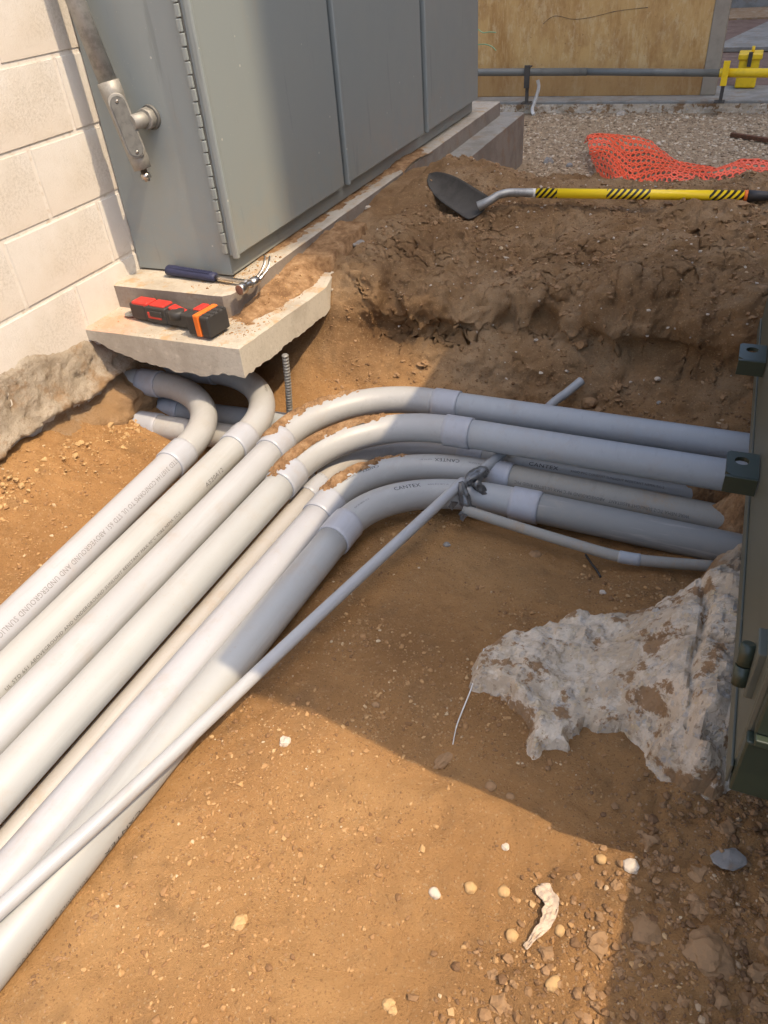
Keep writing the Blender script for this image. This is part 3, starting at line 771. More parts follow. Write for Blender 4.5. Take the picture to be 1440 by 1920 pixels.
scatter('pad_crumbs', px[k], py[k], psize(k.sum(), .0015, .005), PEB, 'dirt crumbs sprinkled on the pads', pz=np.maximum(zz, np.where(zz < -.01, -.08 + np.maximum(h1(px, py), 0), zz))[k])
px = rng.uniform(.02, .58, 260); py = rng.uniform(1.745, 1.92, 260)
scatter('pad_crumbs', px, py, psize(260, .001, .003), PEB, 'fine dirt grains on the front strip of the lower pad', pz=np.full(260, -.081))

# ------------------------------------------------------------------ grey cabinet
CY0, CY1, CXF = 2.069, 4.76, .392
cab = empty('electrical_cabinet', (.2, 3.4, 0), 'tall grey metal electrical cabinet with three doors on the concrete pad', 'cabinet')
MB().box((.004, CY0, .006), (CXF, CY1, 1.75), .003).build('body', CAB, cab)
box('plinth', (.01, CY0 + .012, .001), (CXF - .02, CY1 - .01, .006), DARKST, cab)
doors = [(CY0 - .004, 2.905), (2.945, 3.845), (3.90, 4.755)]
for i, (a, b) in enumerate(doors):
    d = MB().box((CXF + .004, a, .075), (CXF + .036, b, 1.70), .004).build('door', CAB, cab)
    # rolled edge flange on the near edge
    MB().box((CXF + .018, a - .004, .066), (CXF + .0425, a + .012, 1.705), .006).build('edge_flange', CAB, d)
    if i < 2:
        for k in range(46):
            z = .085 + k * .0345; sx = .0012 if k % 2 else -.0012
            MB().box((CXF - .0075 + sx, a - .0125, z), (CXF + .0075 + sx, a - .0035, z + .0320), .0025).build('hinge_knuckle', CAB, d)
        box('hinge_gap', (CXF - .0100, a - .0034, .08), (CXF + .0105, a - .0006, 1.70), COVER, d)
box('hinge_leaf', (CXF - .024, CY0 - .003, .08), (CXF - .004, CY0 - .0005, 1.70), CAB, cab, .001)

# conduit, condulet body and hub on the cabinet's side
con = empty('conduit_fitting', (.14, 2.0, .55), 'cast metal elbow fitting with oval cover and steel conduit on the cabinet side', 'conduit fitting')
yb = 2.0
p_top = Vector((.098, yb, .80)); p_j = Vector((.138, yb, .597)); 
ax_ = (p_j - p_top).normalized()
# measured in the picture the conduit leans towards the wall as it rises
p_top2 = p_j - ax_ * 1.3
p_top2.x = max(p_top2.x, .03)
MB().tube([p_j - ax_ * 1.2, p_j - ax_ * .3, p_j + ax_ * .01], .0275, 24).build('steel_conduit', GALV, con)
e = MB()
L = .215
e.tube([p_j, p_j + ax_ * .001, p_j + ax_ * .035, p_j + ax_ * .055, p_j + ax_ * (L - .02), p_j + ax_ * L, p_j + ax_ * (L + .03), p_j + ax_ * (L + .031)],
       [.030, .033, .033, .031, .030, .030, .027, .020], 24)
e.build('fitting_body', CAST, con)
e = MB()
pj2 = p_j + ax_ * (L + .031)
e.tube([pj2, pj2 + ax_ * .012, pj2 + ax_ * .013, pj2 + ax_ * .028, pj2 + ax_ * .029, pj2 + ax_ * .036], [.011, .011, .016, .016, .010, .009], 6)
e.build('plug', STEEL, con)
# oval cover facing the camera side (+X, -Y)
cn = Vector((.72, -.69, 0)).normalized(); cu = ax_; cs = cn.cross(cu).normalized()
def oval(L, w, n=10):
    P = []
    for k in range(n + 1):
        a = -math.pi / 2 + math.pi * k / n; P.append((L / 2 - w + w * math.cos(a), w * math.sin(a)))
    for k in range(n + 1):
        a = math.pi / 2 + math.pi * k / n; P.append((-L / 2 + w + w * math.cos(a), w * math.sin(a)))
    return P
Mo_ = Matrix((cu, cs, cu.cross(cs))).transposed().to_4x4()
nrm = cu.cross(cs); 
if nrm.dot(cn) < 0:
    cs = -cs; Mo_ = Matrix((cu, cs, cu.cross(cs))).transposed().to_4x4()
Mo_.translation = p_j + ax_ * .118 + cn * .026
MB().prism(oval(.180, .0265), .012, Mo_, .002).build('cover_seat', CAST, con)
Mo2 = Mo_.copy(); Mo2.translation = p_j + ax_ * .118 + cn * .0385
cov = MB().prism(oval(.168, .0225), .004, Mo2, .0015).build('oval_cover', COVER, con)
for sgn in (-1, 1):
    q = p_j + ax_ * (.118 + sgn * .070) + cn * .0425
    MB().tube([q, q + cn * .003, q + cn * .004], [.0048, .0045, .0025], 10).build('screw', STEEL, cov)
hub = ony(279, 221, 2.058)
MB().tube([(hub.x - .012, 1.985, hub.z), (hub.x - .004, 2.03, hub.z), (hub.x, 2.067, hub.z)], .022, 20).build('nipple', CAST, con)
MB().tube([(hub.x, 2.034, hub.z), (hub.x, 2.036, hub.z), (hub.x, 2.058, hub.z), (hub.x, 2.060, hub.z)], [.029, .031, .031, .029], 8).build('lock_nut', CAST, con)
MB().tube([(hub.x, 2.0605, hub.z), (hub.x, 2.0688, hub.z)], [.034, .036], 20).build('sealing_ring', COVER, con)

# ------------------------------------------------------------------ PVC conduits
def fillet(A, B, Cc, R, z0, z1, n=26):
    """path A -> corner B -> C (2D) rounded with radius R; z goes z0 to z1 round the bend"""
    A, B, Cc = (np.array(q, float) for q in (A, B, Cc))
    u = (A - B) / np.linalg.norm(A - B); v = (Cc - B) / np.linalg.norm(Cc - B)
    th_ = math.acos(float(u @ v)); t = R / math.tan(th_ / 2)
    bis = (u + v) / np.linalg.norm(u + v); O = B + bis * R / math.sin(th_ / 2)
    p0 = B + u * t; p1 = B + v * t
    a0 = math.atan2(*(p0 - O)[::-1]); a1 = math.atan2(*(p1 - O)[::-1]); da = (a1 - a0 + math.pi) % (2 * math.pi) - math.pi
    pts = []
    L1 = np.linalg.norm(A - p0); m1 = max(2, int(L1 / .05))
    for k in range(m1): q = A + (p0 - A) * k / m1; pts.append(Vector((q[0], q[1], z0)))
    i0 = len(pts)
    for k in range(n + 1):
        a = a0 + da * k / n; s = k / n; s = s * s * (3 - 2 * s)
        pts.append(Vector((O[0] + R * math.cos(a), O[1] + R * math.sin(a), z0 + (z1 - z0) * s)))
    i1 = len(pts) - 1
    m2 = max(2, int(np.linalg.norm(Cc - p1) / .05))
    for k in range(1, m2 + 1): q = p1 + (Cc - p1) * k / m2; pts.append(Vector((q[0], q[1], z1)))
    return pts, i0, i1
class Path:
    def __init__(s, pts):
        s.p = [Vector(q) for q in pts]; s.c = [0.0]
        for a, b in zip(s.p, s.p[1:]): s.c.append(s.c[-1] + (b - a).length)
        s.L = s.c[-1]
    def at(s, d):
        d = min(max(d, 0), s.L - 1e-6)
        i = max(0, int(np.searchsorted(s.c, d, side='right')) - 1); i = min(i, len(s.p) - 2)
        t = (d - s.c[i]) / (s.c[i + 1] - s.c[i]); P = s.p[i].lerp(s.p[i + 1], t)
        def tan(k):
            return (s.p[min(k + 1, len(s.p) - 1)] - s.p[max(k - 1, 0)]).normalized()
        T = tan(i).lerp(tan(i + 1), t).normalized()
        return P, T
    def frame(s, d):
        P, T = s.at(d); U = (Vector((0, 0, 1)) - T * T.z).normalized(); return P, T, T.cross(U), U
    def surf(s, d, phi, r):
        P, T, S, U = s.frame(d); return P + (S * math.cos(phi) + U * math.sin(phi)) * r
    def sub(s, a, b, step=.02):
        n = max(2, int((b - a) / step)); return [s.at(a + (b - a) * k / n)[0] for k in range(n + 1)]
def text_on(path, txt, d0, phi, r, h, mat, parent, rev=False, stretch=1.0, name='printed_text'):
    cu = bpy.data.curves.new('txt', 'FONT'); cu.body = txt; cu.size = h; cu.resolution_u = 2; cu.space_character = 1.08
    cu.align_y = 'CENTER'
    o = bpy.data.objects.new('txt', cu); col.objects.link(o)
    me = bpy.data.meshes.new_from_object(o)
    bpy.data.objects.remove(o)
    sg = -1 if rev else 1
    for v in me.vertices:
        x, y = v.co.x * stretch, v.co.y
        v.co = path.surf(d0 + sg * x, phi + sg * y / r, r + .0005)
    me.materials.clear(); me.materials.append(mat)
    return link(name, me, parent)
def coupling(path, dc, r, parent, L=.085, mat=None, label=None):
    n = 6; pts = [path.at(dc - L / 2 + L * k / n)[0] for k in range(n + 1)]
    T0 = path.at(dc - L / 2)[1]; T1 = path.at(dc + L / 2)[1]; ro = r * 1.10
    pts = [pts[0] - T0 * .0, pts[0] + T0 * .0015] + pts[1:-1] + [pts[-1] - T1 * .0015, pts[-1]]
    rs = [ro - .002] + [ro] * (len(pts) - 2) + [ro - .002]
    o = MB().tube(pts, rs, 40).build('coupling', mat or PVC['coup'], parent)
    return o
R3 = .04445
def conduit(label, A, B, Cc, R, z0, z1, r, m_st, m_el, m_st2, cl, cr, cut=None):
    """straight pipe, coupling, elbow, coupling, straight pipe as one glued run"""
    pts, i0, i1 = fillet(A, B, Cc, R, z0, z1)
    P = Path(pts); s0, s1 = P.c[i0], P.c[i1]
    root = empty('conduit_run', pts[i0], label, 'conduit', 'plastic conduits turning through the trench')
    MB().tube(P.sub(0, s0 - .02, .1), r, 40).build('pipe', m_st, root)
    el = MB().tube(P.sub(s0 - .02, s1 + .02, .012), r * .998, 40).build('elbow', m_el, root)
    MB().tube(P.sub(s1 + .02, P.L, .1), r, 40).build('pipe', m_st2, root)
    coupling(P, s0 - .03 + cl, r, root); coupling(P, s1 + .03 + cr, r, root)
    return root, P, s0, s1
def ext(a, b, y):                                          # line through two (x,y) points evaluated at y
    t = (y - a[1]) / (b[1] - a[1]); return (a[0] + (b[0] - a[0]) * t, y)
def corner(a, b, c, d):                                    # intersection of line ab and cd
    a, b, c, d = (np.array(q, float) for q in (a, b, c, d))
    M_ = np.array([b - a, c - d]).T; s, t = np.linalg.solve(M_, c - a); return tuple(a + (b - a) * s)
EN = 2.5
runs = {}
def right_run(key, label, l0, l1, r0, r1, z0, z1, r, mats, cl=0, cr=0, R=.36, xend=2.6):
    B = corner(l0, l1, r0, r1); A = ext(l0, l1, -.5)
    t = (xend - r0[0]) / (r1[0] - r0[0]); Cc = (xend, r0[1] + (r1[1] - r0[1]) * t)
    runs[key] = conduit(label, A, B, Cc, R, z0, z1, r, *mats, cl, cr) + (r,)
    return runs[key]
right_run('p3', 'light grey conduit, topmost and farthest back of the bundle turning right', (.719, .519), (.743, 1.625), (1.181, 2.012), (2.064, 2.003), -.34, -.34, R3, (PVC['grey'], PVC['elbow'], PVC['blue']), 0, .03)
right_run('p4', 'warm grey conduit lying in front of the topmost one, dirt along its elbow', (.823, .416), (.858, 1.437), (1.247, 1.864), (2.044, 1.853), -.34, -.34, R3, (PVC['warm'], PVC['elbow'], PVC['blue']), 0, 0)
right_run('p5', 'narrow beige conduit sunk between two thicker ones', (.850, .34), (.893, 1.50), (1.6, 1.915), (2.0, 1.905), -.425, -.465, .030, (PVC['beige'], PVC['beige'], PVC['green']), 0.0, 0, .34)
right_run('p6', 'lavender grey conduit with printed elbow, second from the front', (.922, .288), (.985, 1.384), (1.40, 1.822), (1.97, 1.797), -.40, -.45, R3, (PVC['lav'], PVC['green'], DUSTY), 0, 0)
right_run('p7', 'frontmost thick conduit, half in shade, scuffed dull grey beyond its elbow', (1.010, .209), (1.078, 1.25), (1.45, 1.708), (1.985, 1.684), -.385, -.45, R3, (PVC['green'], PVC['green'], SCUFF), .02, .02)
for key, lab, l0, l1, by, z in (('p1', 'leftmost conduit turning back under the pad, long printed line', (.505, .725), (.478, 1.454), 1.885, -.34),
                                ('p2', 'cream conduit beside the leftmost one, turning back under the pad', (.612, .617), (.612, 1.582), 2.03, -.345)):
    A = ext(l0, l1, -.5); B = ext(l0, l1, by)
    ms = (PVC['lav'] if key == 'p1' else PVC['cream'], PVC['elbow'], PVC['elbow'])
    runs[key] = conduit(lab, A, B, (-.1, by - .02), .345, z, z, R3, *ms, -.03 if key == 'p1' else -.02, 0) + (R3,)
for yy, zz, lab in ((1.775, -.452, 'near one of two low pipe stubs under the pad, half in sun'), (1.905, -.462, 'far one of two low pipe stubs in shade under the pad')):
    st = empty('conduit_stub', (.3, yy, zz), lab, 'conduit', 'low pipe stubs under the pad')
    P = Path([(-.05, yy - .015, zz), (.3, yy, zz), (.66, yy + .02, zz)])
    MB().tube(P.sub(0, P.L, .05), R3, 36).build('pipe', PVC['elbow'] if yy < 1.8 else PVC['blue'], st)
    coupling(P, .17, R3, st, .10)

# printing on the pipes
def dist_at(P, y=None, x=None):
    best = min(range(len(P.p)), key=lambda i: abs((P.p[i].y - y) if y is not None else (P.p[i].x - x)))
    i = best
    return P.c[i] + ((y - P.p[i].y) if y is not None else (x - P.p[i].x))
root, P, s0, s1, r = runs['p1']
text_on(P, 'LISTED 3107144 CONFORMS TO UL STD 651 ABOVEGROUND AND UNDERGROUND SUNLIGHT RESISTANT', s0 - .085, R_(38), r, .0195, INK_L, root, True, .87)
root, P, s0, s1, r = runs['p2']
text_on(P, 'UL STD 651 ABOVEGROUND AND UNDERGROUND SUNLIGHT RESISTANT MAX 90°C WIRE NEMA TC-2', P.c[0] + 1.10, R_(14), r, .0125, INK, root, False, 1.04)
text_on(P, 'A520A12', s0 - .30, R_(14), r, .020, INK, root, False, 1.1)
text_on(P, 'CANTEX', s1 - .30, R_(60), r, .011, INK, root, True, 1.1)
root, P, s0, s1, r = runs['p6']
for d, sc_ in ((.40, 1.25), (.13, 1.0)):
    text_on(P, 'CANTEX', s0 + d + .07, R_(72), r, .017 if sc_ > 1 else .013, INK_D, root, True, 1.15)
    text_on(P, 'RIGID PVC 90°C', s0 + d - .02, R_(72), r, .0055, INK, root, True, 1.0)
text_on(P, 'NEMA TC-2  UL', s0 + .55, R_(72), r, .007, INK, root, True, 1.0)
d1 = dist_at(P, x=1.95)
text_on(P, 'WIRE NEMA TC-2 SUNLIGHT RESISTANT   ABOVEGROUND 90°C MAX UL LISTED RIGID PVC', d1, R_(28), r, .013, INK, root, True, .86)
root, P, s0, s1, r = runs['p7']
text_on(P, 'CANTEX', s0 + .20, R_(74), r, .018, INK_D, root, False, 1.15)
text_on(P, 'RIGID PVC 90°C UL', s0 + .31, R_(74), r, .0065, INK, root, False, 1.1)
text_on(P, 'SCH 40 NEMA TC-2', s0 + .05, R_(74), r, .0065, INK, root, False, 1.0)
text_on(P, 'CONDUIT', s0 + .44, R_(74), r, .0065, INK, root, False, 1.0)
d1 = dist_at(P, y=.50)
text_on(P, 'CANTEX', d1, R_(-12), r, .018, INK_D, root, True, 1.3)
text_on(P, 'SCHEDULE 40  RIGID PVC', d1 - .14, R_(-12), r, .011, INK, root, True, 1.2)
root, P, s0, s1, r = runs['p5']
d1 = dist_at(P, x=1.47)
text_on(P, 'CANTEX', d1, R_(55), r, .017, INK_D, root, False, 1.3)
text_on(P, 'RIGID PVC CONDUIT SUNLIGHT RESISTANT NEMA TC-2', d1 + .13, R_(55), r, .010, INK, root, False, 1.0)

# thin conduit resting across the bundle
tc = empty('thin_conduit', onz(590, 1160, -.36), 'long thin pale conduit laid diagonally over the thick ones', 'conduit')
def smooth_path(pts, n=10):
    pts = [Vector(p) for p in pts]; out = []
    for i in range(len(pts) - 1):
        p0, p1, p2, p3 = pts[max(i - 1, 0)], pts[i], pts[i + 1], pts[min(i + 2, len(pts) - 1)]
        for k in range(n):
            t = k / n
            out.append(0.5 * ((2 * p1) + (p2 - p0) * t + (2 * p0 - 5 * p1 + 4 * p2 - p3) * t * t + (3 * p1 - p0 - 3 * p2 + p3) * t ** 3))
    out.append(pts[-1]); return out
a0 = onz(0, 1705, -.320); a1 = onz(250, 1480, -.330)
tp = smooth_path([a0 + (a0 - a1) * 1.6, a0, a1, onz(590, 1160, -.36), onz(760, 1003, -.375), onz(868, 903, -.388)])
MB().tube(tp, .0150, 24).build('pipe', PVC['thin'], tc)
t2 = smooth_path([onz(848, 922, -.392), onz(930, 860, -.402), onz(1030, 762, -.385), onz(1062, 737, -.362), onz(1090, 714, -.340)])
MB().tube(t2, .0148, 24).build('pipe', PVC['blue'], tc)
# lower thin conduit with its coupling
tl = empty('thin_conduit', onz(1100, 1028, -.47), 'short dusty thin conduit running from the tape to the rubble', 'conduit')
q = smooth_path([onz(868, 955, -.43), onz(940, 978, -.445), onz(1060, 1015, -.452), onz(1180, 1047, -.452), onz(1340, 1062, -.445)])
P = Path(q); MB().tube(P.sub(0, P.L, .02), .0150, 24).build('pipe', DUSTY, tl)
i = min(range(len(P.p)), key=lambda i: abs(P.p[i].x - onz(1178, 1047, -.452).x))
coupling(P, P.c[i], .0150, tl, .055, PVC['blue'])
# tape wrap: crumpled grey duct tape
tw = empty('duct_tape', onz(868, 925, -.40), 'crumpled shiny grey duct tape round the thin conduit joint', 'tape')
def crumple(name, cen, axis, L, r, amp, seed, parent, mat, seg=26, rings=14):
    axis = Vector(axis).normalized(); ref = Vector((0, 0, 1)); S = axis.cross(ref).normalized(); U = S.cross(axis)
    V = []; F = []
    for i in range(rings):
        for k in range(seg):
            a = 2 * math.pi * k / seg; t = i / (rings - 1) - .5
            d = Vector((math.cos(a) * 2 + seed, math.sin(a) * 2, t * 4))
            rr = r * (1 - .5 * (2 * abs(t)) ** 4) * (1 + amp * mn.noise(d * 1.0) + amp * .7 * (.5 - abs(mn.noise(Vector((d.x * 1.2, d.y * 1.2, d.z * 3.5))))))
            V.append(Vector(cen) + axis * t * L + (S * math.cos(a) + U * math.sin(a)) * rr)
    for i in range(rings - 1):
        for k in range(seg): F.append((i * seg + k, i * seg + (k + 1) % seg, (i + 1) * seg + (k + 1) % seg, (i + 1) * seg + k))
    return mesh_obj(name, V, F, mat, parent, smooth=True)
axd = (onz(930, 860, -.40) - onz(860, 905, -.39))
crumple('wrap', onz(893, 893, -.393), axd, .10, .0185, .4, 2, tw, TAPE)
crumple('wrap', onz(872, 935, -.405), (.35, -.3, -.9), .10, .012, .7, 7, tw, TAPE)
crumple('wrap', onz(900, 915, -.40), (.5, .2, -.9), .06, .012, .6, 11, tw, TAPE)
for u, v, s in ((848, 945, .016), (868, 968, .013), (885, 952, .012)):
    c = onz(u, v, -.44); Vv = []; 
    for k in range(9):
        a = k / 9 * 6.283; Vv.append(c + Vector((math.cos(a), math.sin(a) * .5, math.sin(a) * .8 + .3 * math.cos(3 * a))) * s * (1 + .4 * math.sin(2.2 * k)))
    Vv.append(c + Vector((0, -.004, .012)))
    mesh_obj('tape_flap', Vv, [(k, (k + 1) % 9, 9) for k in range(9)], TAPE, tw)

# dirt clinging to the elbows
def crust(path, s0, s1, ph0, ph1, r, seed, label, dens=0.0):
    ds = .004; ns = int((s1 - s0) / ds); nph = int((ph1 - ph0) * r / .004)
    V = np.zeros((ns, nph, 3)); Hh = np.zeros((ns, nph))
    Sg, Pg = np.meshgrid(np.arange(ns) * ds, np.linspace(ph0, ph1, nph), indexing='ij')
    prof = 1 - (np.abs(Pg - (ph0 + ph1) / 2) / ((ph1 - ph0) / 2)) ** 1.5
    ends = sstep(Sg, 0, .05) * sstep((ns * ds) - Sg, 0, .08)
    Hh = (prof - .35) * .6 + .75 * fbm(Sg, Pg * r, .035, 4, seed, .75) + .35 * fbm(Sg, Pg * r, .15, 2, seed + 9) + (ends - 1) * .9 + dens
    for i in range(ns):
        P_, T, S, U = path.frame(s0 + i * ds)
        for j in range(nph):
            a = ph0 + (ph1 - ph0) * j / (nph - 1); h = max(-.0012, min(.010, Hh[i, j] * .020))
            V[i, j] = P_ + (S * math.cos(a) + U * math.sin(a)) * (r + h)
    I = (np.arange(ns - 1)[:, None] * nph + np.arange(nph - 1)[None]).ravel()
    F = np.stack([I, I + 1, I + nph + 1, I + nph], 1)
    hv = Hh.ravel(); F = F[(hv[F] > 0).any(1)]
    return tag(big_mesh('clinging_dirt', V.reshape(-1, 3), F, SOIL, smooth=False), label, kind='stuff')
_, P, s0, s1, r = runs['p3']; crust(P, s0 - .07, s0 + .38, R_(74), R_(165), R3 * 1.02, 3, 'dirt clinging to the farthest elbow', .02)
_, P, s0, s1, r = runs['p4']; crust(P, s0 - .09, s0 + .40, R_(74), R_(165), R3 * 1.02, 23, 'dirt clinging to the second elbow', .08)
_, P, s0, s1, r = runs['p6']; crust(P, s0 - .04, s0 + .36, R_(74), R_(165), R3 * 1.0, 43, 'dirt clinging to the printed elbow', .0)
_, P, s0, s1, r = runs['p5']; crust(P, s0 - .04, s0 + .06, R_(80), R_(160), r * 1.02, 63, 'dirt on the narrow conduit coupling', .0)

# ------------------------------------------------------------------ green transformer box at the right
tb = empty('transformer_box', (2.6, 1.5, -.1), 'large dark green metal transformer box over the trench at the right', 'electrical box')
TX, TY0, TY1, TZ0, TZ1 = 2.036, .72, 2.28, -.11, 1.31
MB().box((TX + .003, TY0 + .012, TZ0 + .006), (3.3, TY1 - .004, TZ1), .006).build('body', GREENW, tb)
MB().box((TX - .001, TY0 + .004, TZ0), (TX + .0028, TY1, TZ0 + .04), .001).build('bottom_flange', GREENW, tb)
MB().box((TX + .004, TY0 - .010, TZ0 + .002), (3.3, TY0 + .0115, .006), .003).build('lower_door', GREEN, tb)
MB().box((TX + .010, TY0 - .006, .022), (3.3, TY0 + .0115, TZ1 - .02), .003).build('upper_door', GREEN, tb)
MB().box((TX + .012, TY0 - .016, .0075), (3.3, TY0 + .010, .0205), .002).build('drip_edge', GREEN, tb)
MB().box((TX - .03, TY0 - .04, TZ1 + .001), (3.33, TY1 + .04, TZ1 + .05), .01).build('lid', GREEN, tb)
h0, h1_ = onx(1385, 1282, 2.02), onx(1405, 1206, 2.02)
hm = (h0 + h1_) / 2
MB().tube([h0, h0 + (hm - h0) * .93], .0105, 16).build('hinge_barrel', GREEN, tb)
MB().tube([hm, hm + (h1_ - hm) * .9, h1_], [.0105, .0105, .0075], 16).build('hinge_barrel', GREEN, tb)
MB().box((TX - .008, hm.y - .02, hm.z - .045), (TX + .006, hm.y + .03, hm.z + .045), .003).build('hinge_leaf', GREENW, tb)
def lug(y, z):
    b = MB(); Lx = .058
    ring = []; n = 14
    bmx = bmesh.new()
    # plate with hole, lying in XY, thickness 8 mm
    outer = [(TX + .001, y - .047), (TX - Lx + .014, y - .047), (TX - Lx, y - .033), (TX - Lx, y + .036), (TX - Lx + .006, y + .042), (TX + .001, y + .042)]
    hc = (TX - .030, y + .010)
    hole = [(hc[0] + .014 * math.cos(2 * math.pi * k / n), hc[1] + .014 * math.sin(2 * math.pi * k / n)) for k in range(n)]
    vt = [bmx.verts.new((p[0], p[1], z + .004)) for p in outer]; vh = [bmx.verts.new((p[0], p[1], z + .004)) for p in hole]
    es = [bmx.edges.new((vt[i], vt[(i + 1) % len(vt)])) for i in range(len(vt))] + [bmx.edges.new((vh[i], vh[(i + 1) % n])) for i in range(n)]
    bmesh.ops.triangle_fill(bmx, use_beauty=True, edges=es)
    g = bmesh.ops.extrude_face_region(bmx, geom=list(bmx.faces))
    for v in [q for q in g['geom'] if isinstance(q, bmesh.types.BMVert)]: v.co.z -= .009
    b.merge(bmx)
    b.box((TX - Lx, y - .051, z - .034), (TX + .001, y - .0425, z + .0035), .001)
    b.build('lug', GREEN, tb)
lug(1.365, .012); lug(1.83, .05 - .02)

# broken concrete footing under the box
OUT = np.array([tuple(onz(u, v, -.425))[:2] for u, v in ((903, 1212), (935, 1208), (990, 1190), (1040, 1172), (1100, 1166), (1162, 1166), (1215, 1150), (1270, 1130), (1330, 1110), (1500, 1100), (1520, 1500), (1362, 1500), (1345, 1508), (1290, 1512), (1252, 1492), (1215, 1450), (1190, 1402), (1160, 1384), (1125, 1396), (1095, 1372), (1070, 1392), (1068, 1420), (1028, 1416), (990, 1424), (984, 1388), (1000, 1366), (975, 1338), (935, 1310), (888, 1288))])
def inside_dist(X, Y, poly):
    d = np.full(X.shape, 9.0); ins = np.zeros(X.shape, bool)
    for i in range(len(poly)):
        a, b = poly[i], poly[(i + 1) % len(poly)]
        e = b - a; t = np.clip(((X - a[0]) * e[0] + (Y - a[1]) * e[1]) / (e @ e), 0, 1)
        d = np.minimum(d, np.hypot(X - a[0] - t * e[0], Y - a[1] - t * e[1]))
        c = ((a[1] > Y) != (b[1] > Y)) & (X < (b[0] - a[0]) * (Y - a[1]) / (b[1] - a[1] + 1e-12) + a[0])
        ins ^= c
    return np.where(ins, d, -d)
X, Y = np.meshgrid(np.arange(1.5, 2.32, .006), np.arange(.80, 1.62, .006))
D = inside_dist(X + .016 * fbm(X, Y, .035, 4, 70), Y + .016 * fbm(X, Y, .035, 4, 71), OUT) + .004
G = th(X.ravel(), Y.ravel()).reshape(X.shape)
rise = .14 * sstep(X, 1.78, 2.06) * sstep(D, 0, .09) + .038 * sstep(D, 0, .02)
rough = .007 * fbm(X, Y, .035, 4, 77, .7) + .007 * fbm(X, Y, .06, 5, 72, .6) + .005 * lumps(X, Y, .05, 31) * sstep(D, .0, .03) + .004 * lumps(X, Y, .022, 32) + .02 * fbm(X, Y, .18, 3, 73)
crack = -.02 * np.exp(-((Y - (1.20 - .25 * (X - 1.8) + .01 * fbm(X, Y, .05, 2, 74))) / .006) ** 2) * sstep(X, 1.80, 1.86) - .02 * np.exp(-((X - (1.985 + .02 * fbm(X, Y, .1, 2, 75))) / .006) ** 2)
Zc = G * .45 + (-.435) * .55 + .008 + .024 * fbm(X, Y, .08, 4, 76) * (1 - .75 * sstep(D, .08, .2)) + rise + rough + crack * sstep(D, .01, .05)
Zc = np.where(D < 0, G - .004 - np.minimum(.03, -D), Zc)
a, b = X.shape; I = (np.arange(a - 1)[:, None] * b + np.arange(b - 1)[None]).ravel()
F = np.stack([I, I + 1, I + b + 1, I + b], 1); F = F[(D.ravel()[F] > -.008).any(1)]
rb = big_mesh('broken_concrete', np.stack([X, Y, Zc], -1).reshape(-1, 3), F, RUBBLE, smooth=False)
tag(rb, 'broken grey concrete footing with exposed stones below the green box', 'broken concrete')
# upright jagged spur beside the conduit ends
X, Y = np.meshgrid(np.arange(1.86, 2.30, .008), np.arange(1.22, 1.66, .008))
ridge = .16 * np.exp(-(((X - 2.04) / .06) ** 2 + ((Y - 1.42) / .07) ** 2)) + .10 * np.exp(-(((X - 2.13) / .08) ** 2 + ((Y - 1.38) / .13) ** 2)) + .06 * np.exp(-(((X - 1.99) / .08) ** 2 + ((Y - 1.34) / .08) ** 2))
Zs = th(X.ravel(), Y.ravel()).reshape(X.shape) - .02 + ridge + (.05 * fbm(X, Y, .05, 4, 81, .65) + .02 * lumps(X, Y, .035, 8)) * sstep(ridge, .02, .08)
a, b = X.shape; I = (np.arange(a - 1)[:, None] * b + np.arange(b - 1)[None]).ravel()
F = np.stack([I, I + 1, I + b + 1, I + b], 1); F = F[(ridge.ravel()[F] > .012).any(1)]
tag(big_mesh('concrete_spur', np.stack([X, Y, Zs], -1).reshape(-1, 3), F, FOOT, smooth=False), 'jagged tan lump standing between the thin conduit end and the green box', 'broken concrete')
# dirt spilled over the conduit ends
X, Y = np.meshgrid(np.arange(1.82, 2.3, .007), np.arange(1.60, 1.98, .007))
hh = .14 * np.exp(-(((X - 2.10) / .10) ** 2 + ((Y - 1.80) / .05) ** 2)) + .13 * np.exp(-(((X - 2.07) / .13) ** 2 + ((Y - 1.915) / .05) ** 2)) + .08 * np.exp(-(((X - 2.12) / .06) ** 2 + ((Y - 1.73) / .05) ** 2))
hh = hh * (1 + .5 * fbm(X, Y, .05, 4, 84))
Zs = th(X.ravel(), Y.ravel()).reshape(X.shape) - .012 + hh + .018 * fbm(X, Y, .04, 4, 83, .7) + .007 * lumps(X, Y, .02, 8)
a, b = X.shape; I = (np.arange(a - 1)[:, None] * b + np.arange(b - 1)[None]).ravel()
tag(big_mesh('spilled_dirt', np.stack([X, Y, Zs], -1).reshape(-1, 3), np.stack([I, I + 1, I + b + 1, I + b], 1), SOIL, smooth=False), 'loose dirt spilled over the conduit ends beside the green box', kind='stuff')

# ------------------------------------------------------------------ rebar
rbp = [Vector((.640, 1.925, -.185)), Vector((.632, 1.925, -.30)), Vector((.612, 1.93, -.44))]
rr = empty('rebar', rbp[-1], 'ribbed steel bar sticking down beside the undercut pad', 'rebar')
MB().tube(smooth_path(rbp, 8), .0088, 10).build('bar', GALV, rr)
b = MB(); Pb = Path(smooth_path(rbp, 8))
for k in range(24):
    P_, T = Pb.at(.006 + k * .0113); b.tube([P_ - T * .0018 + Vector((0, 0, .0012)), P_ + T * .0018], .0118, 8)
b.build('ribs', GALV, rr)

